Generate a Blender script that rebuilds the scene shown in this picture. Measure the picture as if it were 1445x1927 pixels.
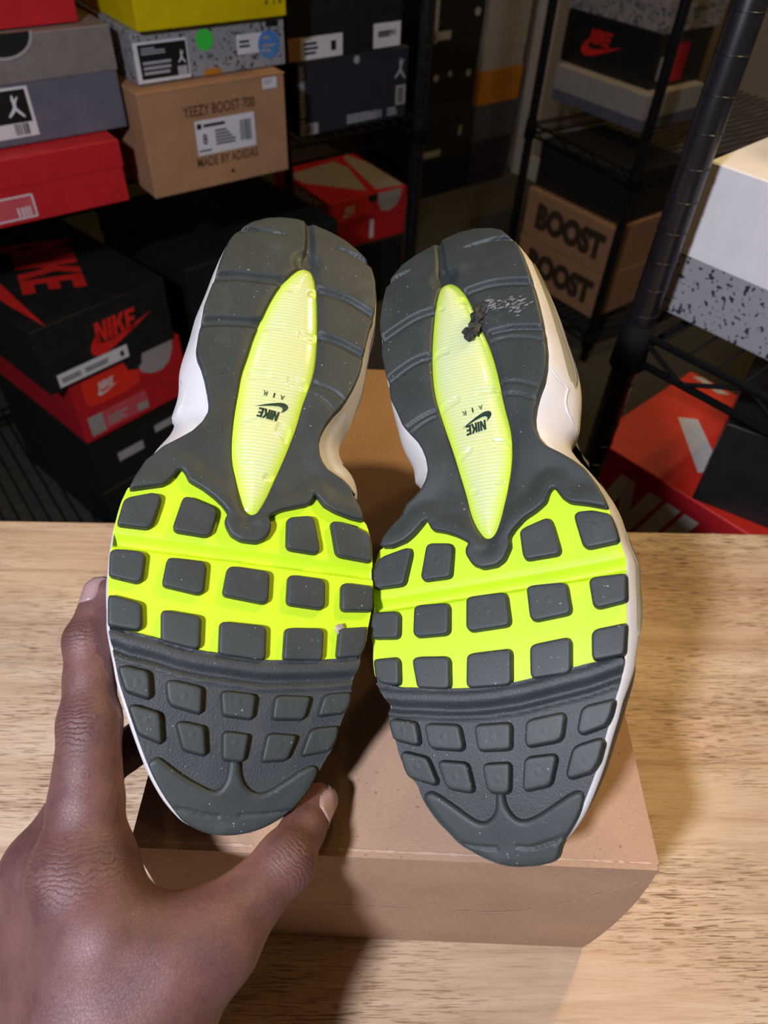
import bpy, bmesh, math, random, json
import numpy as np
from mathutils import Vector, Matrix, geometry

for _o in list(bpy.data.objects):
    bpy.data.objects.remove(_o)
scene = bpy.context.scene
COL = scene.collection

# ------------------------------------------------------------------ camera
# world: metres, Z up, table top z = 0, Y = where the viewer looks
CAM_POS = Vector((0.0, 0.0, 0.45))
cam = bpy.data.cameras.new('camera')
cam.sensor_fit = 'VERTICAL'
cam.sensor_height = 34.6
cam.lens = 34.6 * 1336.0 / 1927.0
cam.clip_start = 0.01
cam.dof.use_dof = True
cam.dof.focus_distance = 0.315
cam.dof.aperture_fstop = 11.5
camo = bpy.data.objects.new('camera', cam)
COL.objects.link(camo)
_X = Vector((0.998190437, 0.0432767975, 0.0417489005))     # image right in world
_D = Vector((0.060131954, -0.718394838, -0.693031749))     # image down
_F = Vector((0.0, 0.694288107, -0.719697176))              # viewing direction
camo.matrix_world = Matrix(((_X.x, -_D.x, -_F.x, 0), (_X.y, -_D.y, -_F.y, 0), (_X.z, -_D.z, -_F.z, CAM_POS.z), (0, 0, 0, 1)))
scene.camera = camo

# ------------------------------------------------------------------ world, lights, exposure
world = bpy.data.worlds.new('world')
scene.world = world
world.use_nodes = True
world.node_tree.nodes['Background'].inputs[0].default_value = (0.75, 0.78, 0.9, 1)
world.node_tree.nodes['Background'].inputs[1].default_value = 0.02

def area_light(name, loc, target, size, energy, color, shape='DISK'):
    d = bpy.data.lights.new(name, 'AREA')
    d.shape = shape; d.size = size; d.energy = energy; d.color = color
    o = bpy.data.objects.new(name, d); COL.objects.link(o)
    o.location = loc
    o.rotation_euler = (Vector(target) - Vector(loc)).to_track_quat('-Z', 'Y').to_euler()
    return o
KEY = area_light('handheld_led_light', (-0.34, -0.33, 0.82), (0.0, 0.20, 0.10), 0.085, 12.5, (0.85, 0.86, 1.0))
WARM_COL = (1.0, 0.70, 0.32)
WARM = area_light('warm_shelf_lamp_light', (0.42, 0.52, 0.74), (0.02, 0.25, 0.10), 0.07, 1.25, WARM_COL)
WARM.data.spread = math.radians(110)
for _n, (_p, _e) in enumerate([((0.20, 0.95, 1.60), 5.0), ((0.9, -0.3, 1.6), 2.5), ((-0.35, 0.5, 1.6), 2.5), ((0.75, 1.9, 1.6), 16.0)]):
    d = bpy.data.lights.new('ceiling_lamp_light', 'POINT')
    d.energy = _e; d.color = WARM_COL; d.shadow_soft_size = 0.05
    o = bpy.data.objects.new('ceiling_lamp_light', d); COL.objects.link(o); o.location = _p

vs = scene.view_settings
vs.view_transform = 'Standard'; vs.look = 'None'; vs.gamma = 1.0; vs.use_curve_mapping = False
vs.exposure = 0.0
scene.cycles.use_denoising = True
scene.cycles.max_bounces = 6

# ------------------------------------------------------------------ materials
def srgb(r, g, b):
    f = lambda c: (c / 255 / 12.92) if c / 255 <= 0.04045 else ((c / 255 + 0.055) / 1.055) ** 2.4
    return (f(r), f(g), f(b), 1.0)

class NT:
    def __init__(s, name):
        s.m = bpy.data.materials.new(name); s.m.use_nodes = True
        s.t = s.m.node_tree; s.n = s.t.nodes
        s.b = s.n['Principled BSDF']; s.out = s.n['Material Output']
    def add(s, typ, **kw):
        n = s.n.new(typ)
        for k, v in kw.items():
            if k.startswith('i_'):
                key = k[2:]
                n.inputs[int(key) if key.isdigit() else key.replace('_', ' ')].default_value = v
            else: setattr(n, k, v)
        return n
    def link(s, a, b): s.t.links.new(a, b)
    def coord(s, scale=(1, 1, 1), kind='Object'):
        tc = s.add('ShaderNodeTexCoord'); mp = s.add('ShaderNodeMapping')
        mp.inputs['Scale'].default_value = scale
        s.link(tc.outputs[kind], mp.inputs[0]); return mp.outputs[0]
    def noise(s, vec, scale, detail=4, rough=0.55, dist=0.0):
        n = s.add('ShaderNodeTexNoise'); n.inputs['Scale'].default_value = scale
        n.inputs['Detail'].default_value = detail; n.inputs['Roughness'].default_value = rough
        n.inputs['Distortion'].default_value = dist
        s.link(vec, n.inputs['Vector']); return n.outputs['Fac']
    def ramp(s, fac, stops, interp='LINEAR'):
        r = s.add('ShaderNodeValToRGB'); e = r.color_ramp.elements
        r.color_ramp.interpolation = interp
        while len(e) < len(stops): e.new(0.5)
        for el, (p, c) in zip(e, stops):
            el.position = p; el.color = c if len(c) == 4 else (*c, 1)
        s.link(fac, r.inputs[0]); return r.outputs[0]
    def mix(s, fac, a, b, mode='MIX'):
        m = s.add('ShaderNodeMix', data_type='RGBA', blend_type=mode)
        for v, i in ((fac, 0), (a, 6), (b, 7)):
            if hasattr(v, 'links'): s.link(v, m.inputs[i])
            else: m.inputs[i].default_value = v
        return m.outputs[2]
    def math(s, op, a, b=0.0, c=0.0):
        m = s.add('ShaderNodeMath', operation=op)
        for i, v in enumerate((a, b, c)):
            if hasattr(v, 'links'): s.link(v, m.inputs[i])
            else: m.inputs[i].default_value = v
        return m.outputs[0]
    def bump(s, h, strength=0.3, dist=0.001, prev=None):
        b = s.add('ShaderNodeBump'); b.inputs['Strength'].default_value = strength
        b.inputs['Distance'].default_value = dist
        s.link(h, b.inputs['Height'])
        if prev is not None: s.link(prev, b.inputs['Normal'])
        return b.outputs[0]
    def set(s, **kw):
        for k, v in kw.items():
            i = s.b.inputs[k.replace('_', ' ')]
            if hasattr(v, 'links'): s.link(v, i)
            else: i.default_value = v
        return s.m
BW0, BW1 = (0, 0, 0, 1), (1, 1, 1, 1)

def plain(name, col, rough=0.6, spec=0.4, var=0.12, scale=40.0, metallic=0.0, coat=0.0, bump=0.0):
    t = NT(name); v = t.coord(); n = t.noise(v, scale, 3)
    dark = tuple(c * (1 - var) for c in col[:3]) + (1,)
    lite = tuple(min(1, c * (1 + var)) for c in col[:3]) + (1,)
    c = t.ramp(n, [(0.3, dark), (0.7, lite)])
    t.set(Base_Color=c, Roughness=rough, Specular_IOR_Level=spec, Metallic=metallic, Coat_Weight=coat)
    if bump: t.set(Normal=t.bump(t.noise(v, scale * 12, 2), bump, 0.0005))
    return t.m

def mat_rubber(name, col, dust=0.25, fine=900.0, bstr=0.12):
    t = NT(name); v = t.coord()
    big = t.noise(v, 45, 5, 0.6); spk = t.noise(v, 700, 2, 0.5)
    base = t.mix(t.ramp(big, [(0.35, BW0), (0.75, BW1)]), col, tuple(min(1, c * 1.35 + 0.004) for c in col[:3]) + (1,))
    wear = t.math('MULTIPLY', t.ramp(t.noise(v, 60, 6, 0.7), [(0.58, BW0), (0.78, BW1)]), dust)
    base = t.mix(wear, base, (0.20, 0.21, 0.215, 1))
    specks = t.ramp(spk, [(0.735, BW0), (0.76, BW1)])
    base = t.mix(t.math('MULTIPLY', specks, 0.55), base, (0.45, 0.47, 0.48, 1))
    t.set(Base_Color=base, Roughness=0.56, Specular_IOR_Level=0.45, Normal=t.bump(t.noise(v, fine, 2), bstr, 0.0004))
    return t.m

def mat_volt():
    t = NT('volt_rubber'); v = t.coord()
    n = t.noise(v, 50, 5, 0.6); f = t.noise(v, 420, 3, 0.6)
    c = t.mix(t.ramp(n, [(0.35, BW0), (0.8, BW1)]), (0.51, 0.76, 0.010, 1), (0.46, 0.68, 0.014, 1))
    dirt = t.ramp(f, [(0.60, BW0), (0.80, BW1)])
    c = t.mix(t.math('MULTIPLY', dirt, 0.18), c, (0.34, 0.36, 0.02, 1))
    t.set(Base_Color=c, Roughness=0.52, Specular_IOR_Level=0.4, Normal=t.bump(f, 0.12, 0.0004))
    return t.m

def mat_air():
    t = NT('volt_air_cushion'); v = t.coord()
    at = t.add('ShaderNodeAttribute', attribute_name='edge')
    # fine lateral ribs moulded inside the clear cushion
    w = t.add('ShaderNodeTexWave', wave_type='BANDS', bands_direction='Y', wave_profile='SIN')
    w.inputs['Scale'].default_value = 190.0; w.inputs['Distortion'].default_value = 1.2; w.inputs['Detail'].default_value = 1.0
    t.link(v, w.inputs['Vector'])
    cloud = t.ramp(t.noise(v, 38, 3), [(0.35, BW0), (0.65, BW1)])
    pale = t.mix(w.outputs['Fac'], (0.55, 0.66, 0.25, 1), (0.65, 0.71, 0.48, 1))
    pale = t.mix(t.math('MULTIPLY', cloud, 0.30), pale, (0.70, 0.68, 0.22, 1))
    edge = t.ramp(at.outputs['Fac'], [(0.0, BW1), (0.55, BW0)])
    c = t.mix(edge, pale, (0.55, 0.78, 0.025, 1))
    t.set(Base_Color=c, Roughness=0.16, Specular_IOR_Level=0.5, Coat_Weight=1.0, Coat_Roughness=0.04)
    t.set(Subsurface_Weight=0.25, Subsurface_Radius=(0.004, 0.005, 0.001), Subsurface_Scale=1.0)
    return t.m

def mat_foam():
    t = NT('white_midsole_foam'); v = t.coord()
    f = t.noise(v, 500, 2); g = t.noise(v, 25, 4)
    c = t.mix(t.ramp(g, [(0.45, BW0), (0.8, BW1)]), (0.60, 0.595, 0.60, 1), (0.50, 0.48, 0.47, 1))
    t.set(Base_Color=c, Roughness=0.5, Specular_IOR_Level=0.35, Normal=t.bump(f, 0.08, 0.0004))
    return t.m

def mat_kraft(name, col, scale=1.0):
    t = NT(name); v = t.coord()
    fib = t.noise(t.coord((60, 400, 200)), 6, 4, 0.7); blot = t.noise(v, 16, 5, 0.6); spk = t.noise(v, 420, 2)
    dk = tuple(c * 0.80 for c in col[:3]) + (1,); lt = tuple(min(1, c * 1.14) for c in col[:3]) + (1,)
    c = t.ramp(t.math('ADD', t.math('MULTIPLY', fib, 0.55), t.math('MULTIPLY', blot, 0.45)), [(0.36, dk), (0.62, lt)])
    c = t.mix(t.math('MULTIPLY', t.ramp(spk, [(0.70, BW0), (0.74, BW1)]), 0.55), c, tuple(x * 0.35 for x in col[:3]) + (1,))
    t.set(Base_Color=c, Roughness=0.85, Specular_IOR_Level=0.15, Normal=t.bump(fib, 0.10, 0.0006))
    return t.m

def mat_oak():
    t = NT('oak_laminate'); 
    g1 = t.noise(t.coord((1.6, 26, 10)), 2.2, 7, 0.62, 0.4)
    g2 = t.noise(t.coord((5, 120, 40)), 2.4, 5, 0.7, 0.3)
    pores = t.noise(t.coord((34, 620, 200)), 1.7, 3, 0.65, 0.25)
    big = t.noise(t.coord((0.8, 5, 3)), 2.0, 3, 0.5, 0.6)
    c = t.ramp(t.math('ADD', t.math('MULTIPLY', g1, 0.6), t.math('MULTIPLY', g2, 0.4)),
               [(0.33, srgb(158, 133, 108)), (0.50, srgb(206, 182, 154)), (0.66, srgb(226, 206, 180))])
    c = t.mix(t.ramp(big, [(0.42, BW0), (0.62, (0.45,) * 3 + (1,))]), c, srgb(176, 136, 98))
    zone = t.math('MULTIPLY', t.ramp(pores, [(0.52, BW0), (0.60, BW1)]), t.ramp(t.noise(t.coord((2.2, 6, 3)), 2.5, 3), [(0.40, (0.12,) * 3 + (1,)), (0.60, (0.95,) * 3 + (1,))]))
    c = t.mix(zone, c, srgb(104, 72, 48))
    t.set(Base_Color=c, Roughness=0.48, Specular_IOR_Level=0.35, Normal=t.bump(t.math('ADD', pores, t.math('MULTIPLY', g2, 0.6)), 0.16, 0.0008))
    return t.m

def mat_skin():
    t = NT('brown_skin'); v = t.coord()
    pm = t.add('ShaderNodeAttribute', attribute_name='palmar'); cw = t.add('ShaderNodeAttribute', attribute_name='crease')
    al = t.add('ShaderNodeAttribute', attribute_name='along')
    mott = t.noise(v, 55, 5, 0.6)
    dors = t.ramp(mott, [(0.32, (0.100, 0.044, 0.040, 1)), (0.68, (0.172, 0.078, 0.070, 1))])
    palm = t.ramp(mott, [(0.3, (0.26, 0.115, 0.085, 1)), (0.7, (0.36, 0.165, 0.125, 1))])
    c = t.mix(pm.outputs['Fac'], dors, palm)
    # knuckle creases: bands across the finger, bent by noise, only near the joints
    nz = t.noise(v, 90, 3, 0.6)
    ph = t.math('ADD', t.math('MULTIPLY', al.outputs['Fac'], 1.7), t.math('MULTIPLY', nz, 15.0))
    band = t.math('POWER', t.math('ABSOLUTE', t.math('SINE', ph)), 0.28)
    inv = t.math('SUBTRACT', 1.0, band)
    line = t.math('MULTIPLY', inv, cw.outputs['Fac'])
    c = t.mix(t.math('MULTIPLY', line, 0.75), c, (0.030, 0.012, 0.010, 1))
    vo = t.add('ShaderNodeTexVoronoi', feature='DISTANCE_TO_EDGE'); vo.inputs['Scale'].default_value = 900.0
    vv = t.add('ShaderNodeVectorMath', operation='ADD'); nn = t.add('ShaderNodeTexNoise'); nn.inputs['Scale'].default_value = 120
    t.link(v, nn.inputs['Vector']); sc = t.add('ShaderNodeVectorMath', operation='SCALE'); sc.inputs['Scale'].default_value = 0.004
    t.link(nn.outputs['Color'], sc.inputs[0]); t.link(v, vv.inputs[0]); t.link(sc.outputs[0], vv.inputs[1]); t.link(vv.outputs[0], vo.inputs['Vector'])
    cell = t.ramp(vo.outputs['Distance'], [(0.0, BW0), (0.16, BW1)])
    c = t.mix(0.22, c, t.mix(1.0, c, cell, 'MULTIPLY'))
    n1 = t.bump(cell, 0.25, 0.00025)
    n2 = t.bump(t.math('MULTIPLY', line, -1.0), 0.55, 0.0009, n1)
    n3 = t.bump(t.noise(v, 260, 4, 0.6), 0.12, 0.0008, n2)
    t.set(Base_Color=c, Roughness=0.52, Specular_IOR_Level=0.42, Normal=n3, Subsurface_Weight=0.12, Subsurface_Radius=(0.004, 0.0016, 0.001), Subsurface_Scale=1.0)
    return t.m

def mat_speckle(name, base, dot, scale=120.0, thr=0.66):
    t = NT(name); v = t.coord()
    n = t.noise(v, scale, 3, 0.5); m = t.noise(v, scale * 0.33, 2, 0.5)
    f = t.math('ADD', t.math('MULTIPLY', n, 0.7), t.math('MULTIPLY', m, 0.3))
    c = t.mix(t.ramp(f, [(thr - 0.06, BW0), (thr - 0.045, BW1)]), base, dot)
    t.set(Base_Color=c, Roughness=0.6, Specular_IOR_Level=0.3)
    return t.m

M = dict(
    rubber=mat_rubber('dark_green_grey_rubber', (0.021, 0.028, 0.027, 1), 0.14),
    rubber_toe=mat_rubber('dark_rubber_pebbled', (0.024, 0.029, 0.031, 1), 0.06, 1300.0, 0.5),
    volt=mat_volt(), air=mat_air(), foam=mat_foam(),
    window=plain('smoked_air_window', (0.27, 0.25, 0.17, 1), 0.12, 0.5, 0.1, 60, coat=0.8),
    upper=plain('charcoal_mesh_upper', (0.060, 0.058, 0.055, 1), 0.85, 0.2, 0.3, 300, bump=0.4),
    mud=plain('olive_grey_mudguard', (0.13, 0.125, 0.11, 1), 0.6, 0.3, 0.15, 60),
    lining=plain('black_lining', (0.015, 0.015, 0.016, 1), 0.9, 0.2),
    ink=plain('dark_print', (0.010, 0.035, 0.022, 1), 0.4, 0.4),
    torn=plain('torn_black_rubber', (0.018, 0.019, 0.018, 1), 0.5, 0.5, 0.5, 250, bump=0.6),
    scuff=plain('pale_scuff_dust', (0.14, 0.145, 0.145, 1), 0.9, 0.1, 0.5, 300),
    pebble=plain('grey_grit', (0.36, 0.32, 0.28, 1), 0.9, 0.2, 0.4, 400),
    kraft=mat_kraft('kraft_cardboard', srgb(172, 141, 117)),
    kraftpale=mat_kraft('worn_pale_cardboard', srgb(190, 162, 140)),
    stripe1=plain('mid_grey_side_stripe', (0.13, 0.13, 0.13, 1), 0.7, 0.3, 0.12, 120),
    stripe2=plain('pale_grey_side_stripe', (0.24, 0.24, 0.25, 1), 0.7, 0.3, 0.12, 120),
    kraft2=mat_kraft('tan_cardboard', srgb(172, 132, 98)),
    kraft3=mat_kraft('ochre_cardboard', srgb(186, 120, 40)),
    oak=mat_oak(), skin=mat_skin(),
    nail=plain('fingernail', (0.32, 0.21, 0.20, 1), 0.28, 0.5, 0.08, 60, coat=0.3),
    black=plain('black_card', (0.016, 0.016, 0.0155, 1), 0.42, 0.4, 0.2),
    navy=plain('charcoal_navy_card', (0.026, 0.026, 0.036, 1), 0.55, 0.3, 0.15),
    blue=plain('midnight_blue_card', (0.020, 0.022, 0.05, 1), 0.45, 0.4, 0.15),
    bluegrey=plain('blue_grey_card', (0.07, 0.075, 0.10, 1), 0.6, 0.3, 0.15),
    red=plain('red_card', (0.52, 0.016, 0.024, 1), 0.5, 0.35, 0.08),
    orange=plain('orange_red_card', (0.80, 0.035, 0.018, 1), 0.5, 0.35, 0.08),
    slate=plain('slate_grey_card', (0.125, 0.125, 0.165, 1), 0.65, 0.25, 0.1),
    taupe=plain('taupe_foil_card', (0.22, 0.19, 0.185, 1), 0.42, 0.45, 0.12, 60),
    yellow=plain('yellow_card', (0.62, 0.50, 0.0, 1), 0.45, 0.4, 0.06),
    white=plain('white_card', (0.78, 0.78, 0.80, 1), 0.5, 0.35, 0.04),
    offwhite=plain('offwhite_card', (0.36, 0.34, 0.32, 1), 0.6, 0.3, 0.08),
    cement=mat_speckle('speckled_cement_card', (0.30, 0.31, 0.33, 1), (0.025, 0.025, 0.03, 1), 230.0, 0.625),
    cement2=mat_speckle('pale_speckled_card', (0.34, 0.32, 0.32, 1), (0.10, 0.09, 0.09, 1), 110.0, 0.60),
    green=plain('green_sticker', (0.05, 0.66, 0.06, 1), 0.4, 0.4, 0.03),
    bluest=plain('blue_sticker', (0.08, 0.24, 0.58, 1), 0.4, 0.4, 0.25, 200),
    label=plain('white_label_paper', (0.72, 0.72, 0.76, 1), 0.5, 0.3, 0.04),
    labelred=plain('pink_red_label', (0.60, 0.09, 0.11, 1), 0.5, 0.3, 0.05),
    bk=plain('black_print', (0.012, 0.012, 0.012, 1), 0.5, 0.3),
    brownprint=plain('brown_print', (0.06, 0.035, 0.02, 1), 0.7, 0.2),
    greyprint=plain('grey_print', (0.40, 0.40, 0.46, 1), 0.5, 0.3, 0.3, 400),
    redprint=plain('bright_red_print', (0.72, 0.025, 0.020, 1), 0.45, 0.35),
    whiteprint=plain('white_print', (0.66, 0.63, 0.60, 1), 0.5, 0.3, 0.05),
    greyswoosh=plain('pale_grey_print', (0.36, 0.34, 0.33, 1), 0.5, 0.3, 0.05),
    postblk=plain('black_epoxy_steel', (0.010, 0.010, 0.013, 1), 0.33, 0.5, 0.2, 60, coat=0.2),
    wire=plain('matte_black_wire', (0.006, 0.006, 0.007, 1), 0.7, 0.1, 0.1),
    brown=plain('dark_brown_card', (0.10, 0.06, 0.035, 1), 0.7, 0.2, 0.2),
    floor=plain('dark_carpet', (0.085, 0.078, 0.060, 1), 0.95, 0.1, 0.25, 60, bump=0.4),
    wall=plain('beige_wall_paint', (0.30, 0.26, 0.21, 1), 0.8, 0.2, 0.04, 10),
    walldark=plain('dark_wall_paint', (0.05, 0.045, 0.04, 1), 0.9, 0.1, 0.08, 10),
    trim=plain('white_trim_paint', (0.62, 0.58, 0.52, 1), 0.5, 0.3, 0.03, 10),
)

# ------------------------------------------------------------------ object helpers
def mesh_obj(name, verts, faces, mat, parent=None, smooth=False):
    me = bpy.data.meshes.new(name)
    me.from_pydata([tuple(v) for v in verts], [], [tuple(f) for f in faces])
    if mat is not None: me.materials.append(mat)
    if smooth: me.polygons.foreach_set('use_smooth', [True] * len(me.polygons))
    me.update()
    o = bpy.data.objects.new(name, me); COL.objects.link(o)
    if parent is not None: o.parent = parent
    return o
def tag(o, label, cat, group=None):
    o['label'] = label; o['category'] = cat
    if group: o['group'] = group
    return o
def thing(name, label, cat, loc=(0, 0, 0), rz=0.0, group=None):
    o = bpy.data.objects.new(name, None); COL.objects.link(o)
    o.location = loc; o.rotation_euler = (0, 0, rz); o.empty_display_size = 0.02
    return tag(o, label, cat, group)
def struct(o): o['kind'] = 'structure'; return o

def bevel_box(w, d, h, b=0.002, org=(0, 0, 0)):
    bm = bmesh.new(); bmesh.ops.create_cube(bm, size=1.0)
    for v in bm.verts: v.co = Vector(((v.co.x + .5) * w + org[0], (v.co.y + .5) * d + org[1], (v.co.z + .5) * h + org[2]))
    if b > 0: bmesh.ops.bevel(bm, geom=list(bm.edges), offset=b, segments=2, profile=0.6, affect='EDGES')
    bm.normal_update()
    vs_ = [v.co.copy() for v in bm.verts]; bm.verts.index_update()
    fs = [[v.index for v in f.verts] for f in bm.faces]; bm.free()
    return vs_, fs
def box_obj(name, w, d, h, mat, parent=None, org=(0, 0, 0), b=0.002):
    v, f = bevel_box(w, d, h, b, org); return mesh_obj(name, v, f, mat, parent)

def tube(pts, r, n=8, closed=False):
    P = [Vector(p) for p in pts]; V = []; F = []
    up = Vector((0, 0, 1))
    N = len(P)
    for i, p in enumerate(P):
        a = P[(i - 1) % N] if (closed or i > 0) else p; b = P[(i + 1) % N] if (closed or i < N - 1) else p
        t = (b - a).normalized(); u = t.cross(up)
        if u.length < 1e-4: u = t.cross(Vector((1, 0, 0)))
        u.normalize(); w = u.cross(t)
        rr = r[i] if isinstance(r, (list, tuple)) else r
        for k in range(n):
            an = 2 * math.pi * k / n; V.append(p + u * (rr * math.cos(an)) + w * (rr * math.sin(an)))
    for i in range(N if closed else N - 1):
        j = (i + 1) % N
        for k in range(n): F.append([i * n + k, i * n + (k + 1) % n, j * n + (k + 1) % n, j * n + k])
    if not closed:
        F.append(list(range(n))[::-1]); F.append([(N - 1) * n + k for k in range(n)])
    return V, F
def join(parts):
    V, F = [], []
    for v, f in parts:
        o = len(V); V += list(v); F += [[i + o for i in q] for q in f]
    return V, F

# flat print -------------------------------------------------------
SWOOSH = [(1.00, .62), (.75, .465), (.50, .32), (.36, .245), (.25, .20), (.15, .185), (.07, .21), (.025, .27), (.015, .34), (.04, .44), (.10, .54), (.20, .645), (.165, .55), (.16, .47), (.19, .415), (.25, .39), (.34, .395), (.50, .44), (.75, .53)]
GLYPH = {'N': [[(0, 0), (.2, 0), (.2, .6), (.42, 0), (.64, 0), (.64, 1), (.44, 1), (.44, .42), (.22, 1), (0, 1)]],
         'I': [[(0, 0), (.21, 0), (.21, 1), (0, 1)]],
         'K': [[(0, 0), (.21, 0), (.21, .38), (.30, .46), (.44, 0), (.68, 0), (.46, .60), (.66, 1), (.42, 1), (.21, .62), (.21, 1), (0, 1)]],
         'E': [[(0, 0), (.56, 0), (.56, .2), (.21, .2), (.21, .41), (.50, .41), (.50, .6), (.21, .6), (.21, .8), (.56, .8), (.56, 1), (0, 1)]]}
def wordmark(x, y, w, h, shear=0.22):
    polys = []; adv = 0.0
    for ch, a in zip('NIKE', (.70, .27, .70, .56)):
        for p in GLYPH[ch]: polys.append([(adv + px_ + shear * py_, py_) for px_, py_ in p])
        adv += a
    tot = adv + shear
    return [[(x + px_ / tot * w, y + py_ * h) for px_, py_ in p] for p in polys]
def swoosh(x, y, w, h): return [[(x + a * w, y + (b - .185) / .46 * h) for a, b in SWOOSH]]
JUMP = [[(.50, 1.0), (.56, .95), (.55, .86), (.60, .80), (.80, .92), (.84, .88), (.66, .70), (.60, .55), (.62, .46), (.80, .30), (1.0, .12), (.94, .04), (.70, .20), (.50, .36), (.30, .22), (.06, .10), (0, .18), (.22, .34), (.40, .50), (.42, .66), (.38, .80), (.42, .86), (.43, .95)]]
def figure(x, y, w, h): return [[(x + a * w, y + b * h) for a, b in p] for p in JUMP]
def rect(x, y, w, h): return [[(x, y), (x + w, y), (x + w, y + h), (x, y + h)]]
def disc(x, y, r, n=28): return [[(x + r * math.cos(2 * math.pi * k / n), y + r * math.sin(2 * math.pi * k / n)) for k in range(n)]]
def bars(x, y, w, h, n, seed):
    rr = random.Random(seed); out = []; cx = x
    ws = [rr.uniform(.4, 1.6) for _ in range(2 * n)]; s = w / sum(ws)
    for i in range(n):
        out += rect(cx, y, ws[2 * i] * s, h); cx += (ws[2 * i] + ws[2 * i + 1]) * s
    return out
def lines(x, y, w, h, n, seed):
    rr = random.Random(seed); out = []
    for i in range(n):
        out += rect(x, y + h * (i + .2) / n, w * rr.uniform(.55, 1), h * .55 / n)
    return out
_TXT = {}
def text_polys(s, x, y, w, h, bold=0.02):
    key = (s, bold)
    if key not in _TXT:
        cu = bpy.data.curves.new('txt', 'FONT'); cu.body = s; cu.size = 1.0; cu.offset = bold; cu.resolution_u = 3
        ob = bpy.data.objects.new('txt', cu); COL.objects.link(ob)
        dg = bpy.context.evaluated_depsgraph_get(); me = bpy.data.meshes.new_from_object(ob.evaluated_get(dg))
        _TXT[key] = ([v.co.copy() for v in me.vertices], [list(p.vertices) for p in me.polygons])
        bpy.data.objects.remove(ob); bpy.data.curves.remove(cu); bpy.data.meshes.remove(me)
    V, F = _TXT[key]
    x0 = min(v.x for v in V); x1 = max(v.x for v in V); y0 = min(v.y for v in V); y1 = max(v.y for v in V)
    return ('mesh', [(x + (v.x - x0) / (x1 - x0) * w, y + (v.y - y0) / (y1 - y0) * h) for v in V], F)
def flat_mesh(polys, off):
    V, F = [], []
    if isinstance(polys, tuple): polys = [polys]
    for p in polys:
        o = len(V)
        if isinstance(p, tuple) and p[0] == 'mesh':
            V += [(a, b, off) for a, b in p[1]]; F += [[i + o for i in f] for f in p[2]]
        else:
            V += [(a, b, off) for a, b in p]
            for t in geometry.tessellate_polygon([[Vector((a, b, 0)) for a, b in p]]): F.append([i + o for i in t])
    return V, F
def face_fn(face, w, d, h):
    # face coordinates u (left to right as read from outside), v up
    return {'F': lambda u, v, n: (u, -n, v), 'R': lambda u, v, n: (w + n, u, v), 'L': lambda u, v, n: (-n, d - u, v),
            'T': lambda u, v, n: (u, v, h + n), 'B': lambda u, v, n: (w - u, d + n, v)}[face]
def decal(name, polys, mat, parent, fn, off):
    V, F = flat_mesh(polys, off)
    V = [Vector(fn(*v)) for v in V]
    # make every face look outward
    out = Vector(fn(0, 0, 1)) - Vector(fn(0, 0, 0)); G = []
    for f in F:
        nrm = (V[f[1]] - V[f[0]]).cross(V[f[2]] - V[f[0]])
        G.append(f if nrm.dot(out) >= 0 else f[::-1])
    o = mesh_obj(name, V, G, mat, parent)
    if isinstance(polys, list) and len(polys) > 1: o['kind'] = 'stuff'
    return o

def shoebox(name, label, loc, yaw, dims, body, lid=None, lid_h=0.05, decals=(), group=None, cat='shoebox', hole=None):
    """cardboard box: body tray and a lid cap that overlaps it; decals are flat print or stickers"""
    w, d, h = dims
    t = thing(name, label, cat, loc, math.radians(yaw), group)
    g = 0.0012
    bw = box_obj('box_body', w - 2 * g, d - 2 * g, h - 0.002, M[body], t, (g, g, 0), 0.0015)
    # lid: a cap with a hollow underside
    lw, ld, z0 = w, d, h - lid_h
    ring = lambda x0, y0, x1, y1, z: [(x0, y0, z), (x1, y0, z), (x1, y1, z), (x0, y1, z)]
    e = 0.0012
    V = ring(0, 0, lw, ld, z0) + ring(0, 0, lw, ld, h - e) + ring(e, e, lw - e, ld - e, h) + ring(g, g, lw - g, ld - g, z0) + ring(g, g, lw - g, ld - g, h - 0.002)
    F = []
    for a, b in ((0, 4), (4, 8)):
        for k in range(4): F.append([a + k, a + (k + 1) % 4, b + (k + 1) % 4, b + k])
    F.append([8, 9, 10, 11])
    for k in range(4): F.append([12 + k, 16 + k, 16 + (k + 1) % 4, 12 + (k + 1) % 4])
    for k in range(4): F.append([k, 12 + k, 12 + (k + 1) % 4, (k + 1) % 4])
    F.append([16, 19, 18, 17])
    lo = mesh_obj('lid', V, F, M[lid or body], t)
    par = {'lid': lo, 'box_body': bw, None: t}
    made = {}
    for q in decals:
        nm, face, polys, mat, layer = q[:5]
        parent = made.get(q[5]) if len(q) > 5 and q[5] in made else par.get(q[5] if len(q) > 5 else None, t)
        # print on the body sits on the body's face plane, everything else clears the lid
        off = 0.0004 + 0.0003 * layer - (g if (parent is bw or parent.get('on_body')) and face != 'T' else 0.0)
        o = decal(nm, polys, M[mat], parent, face_fn(face, w, d, h), off)
        if off < 0.0004: o['on_body'] = 1
        made[nm] = o
    return t

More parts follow.
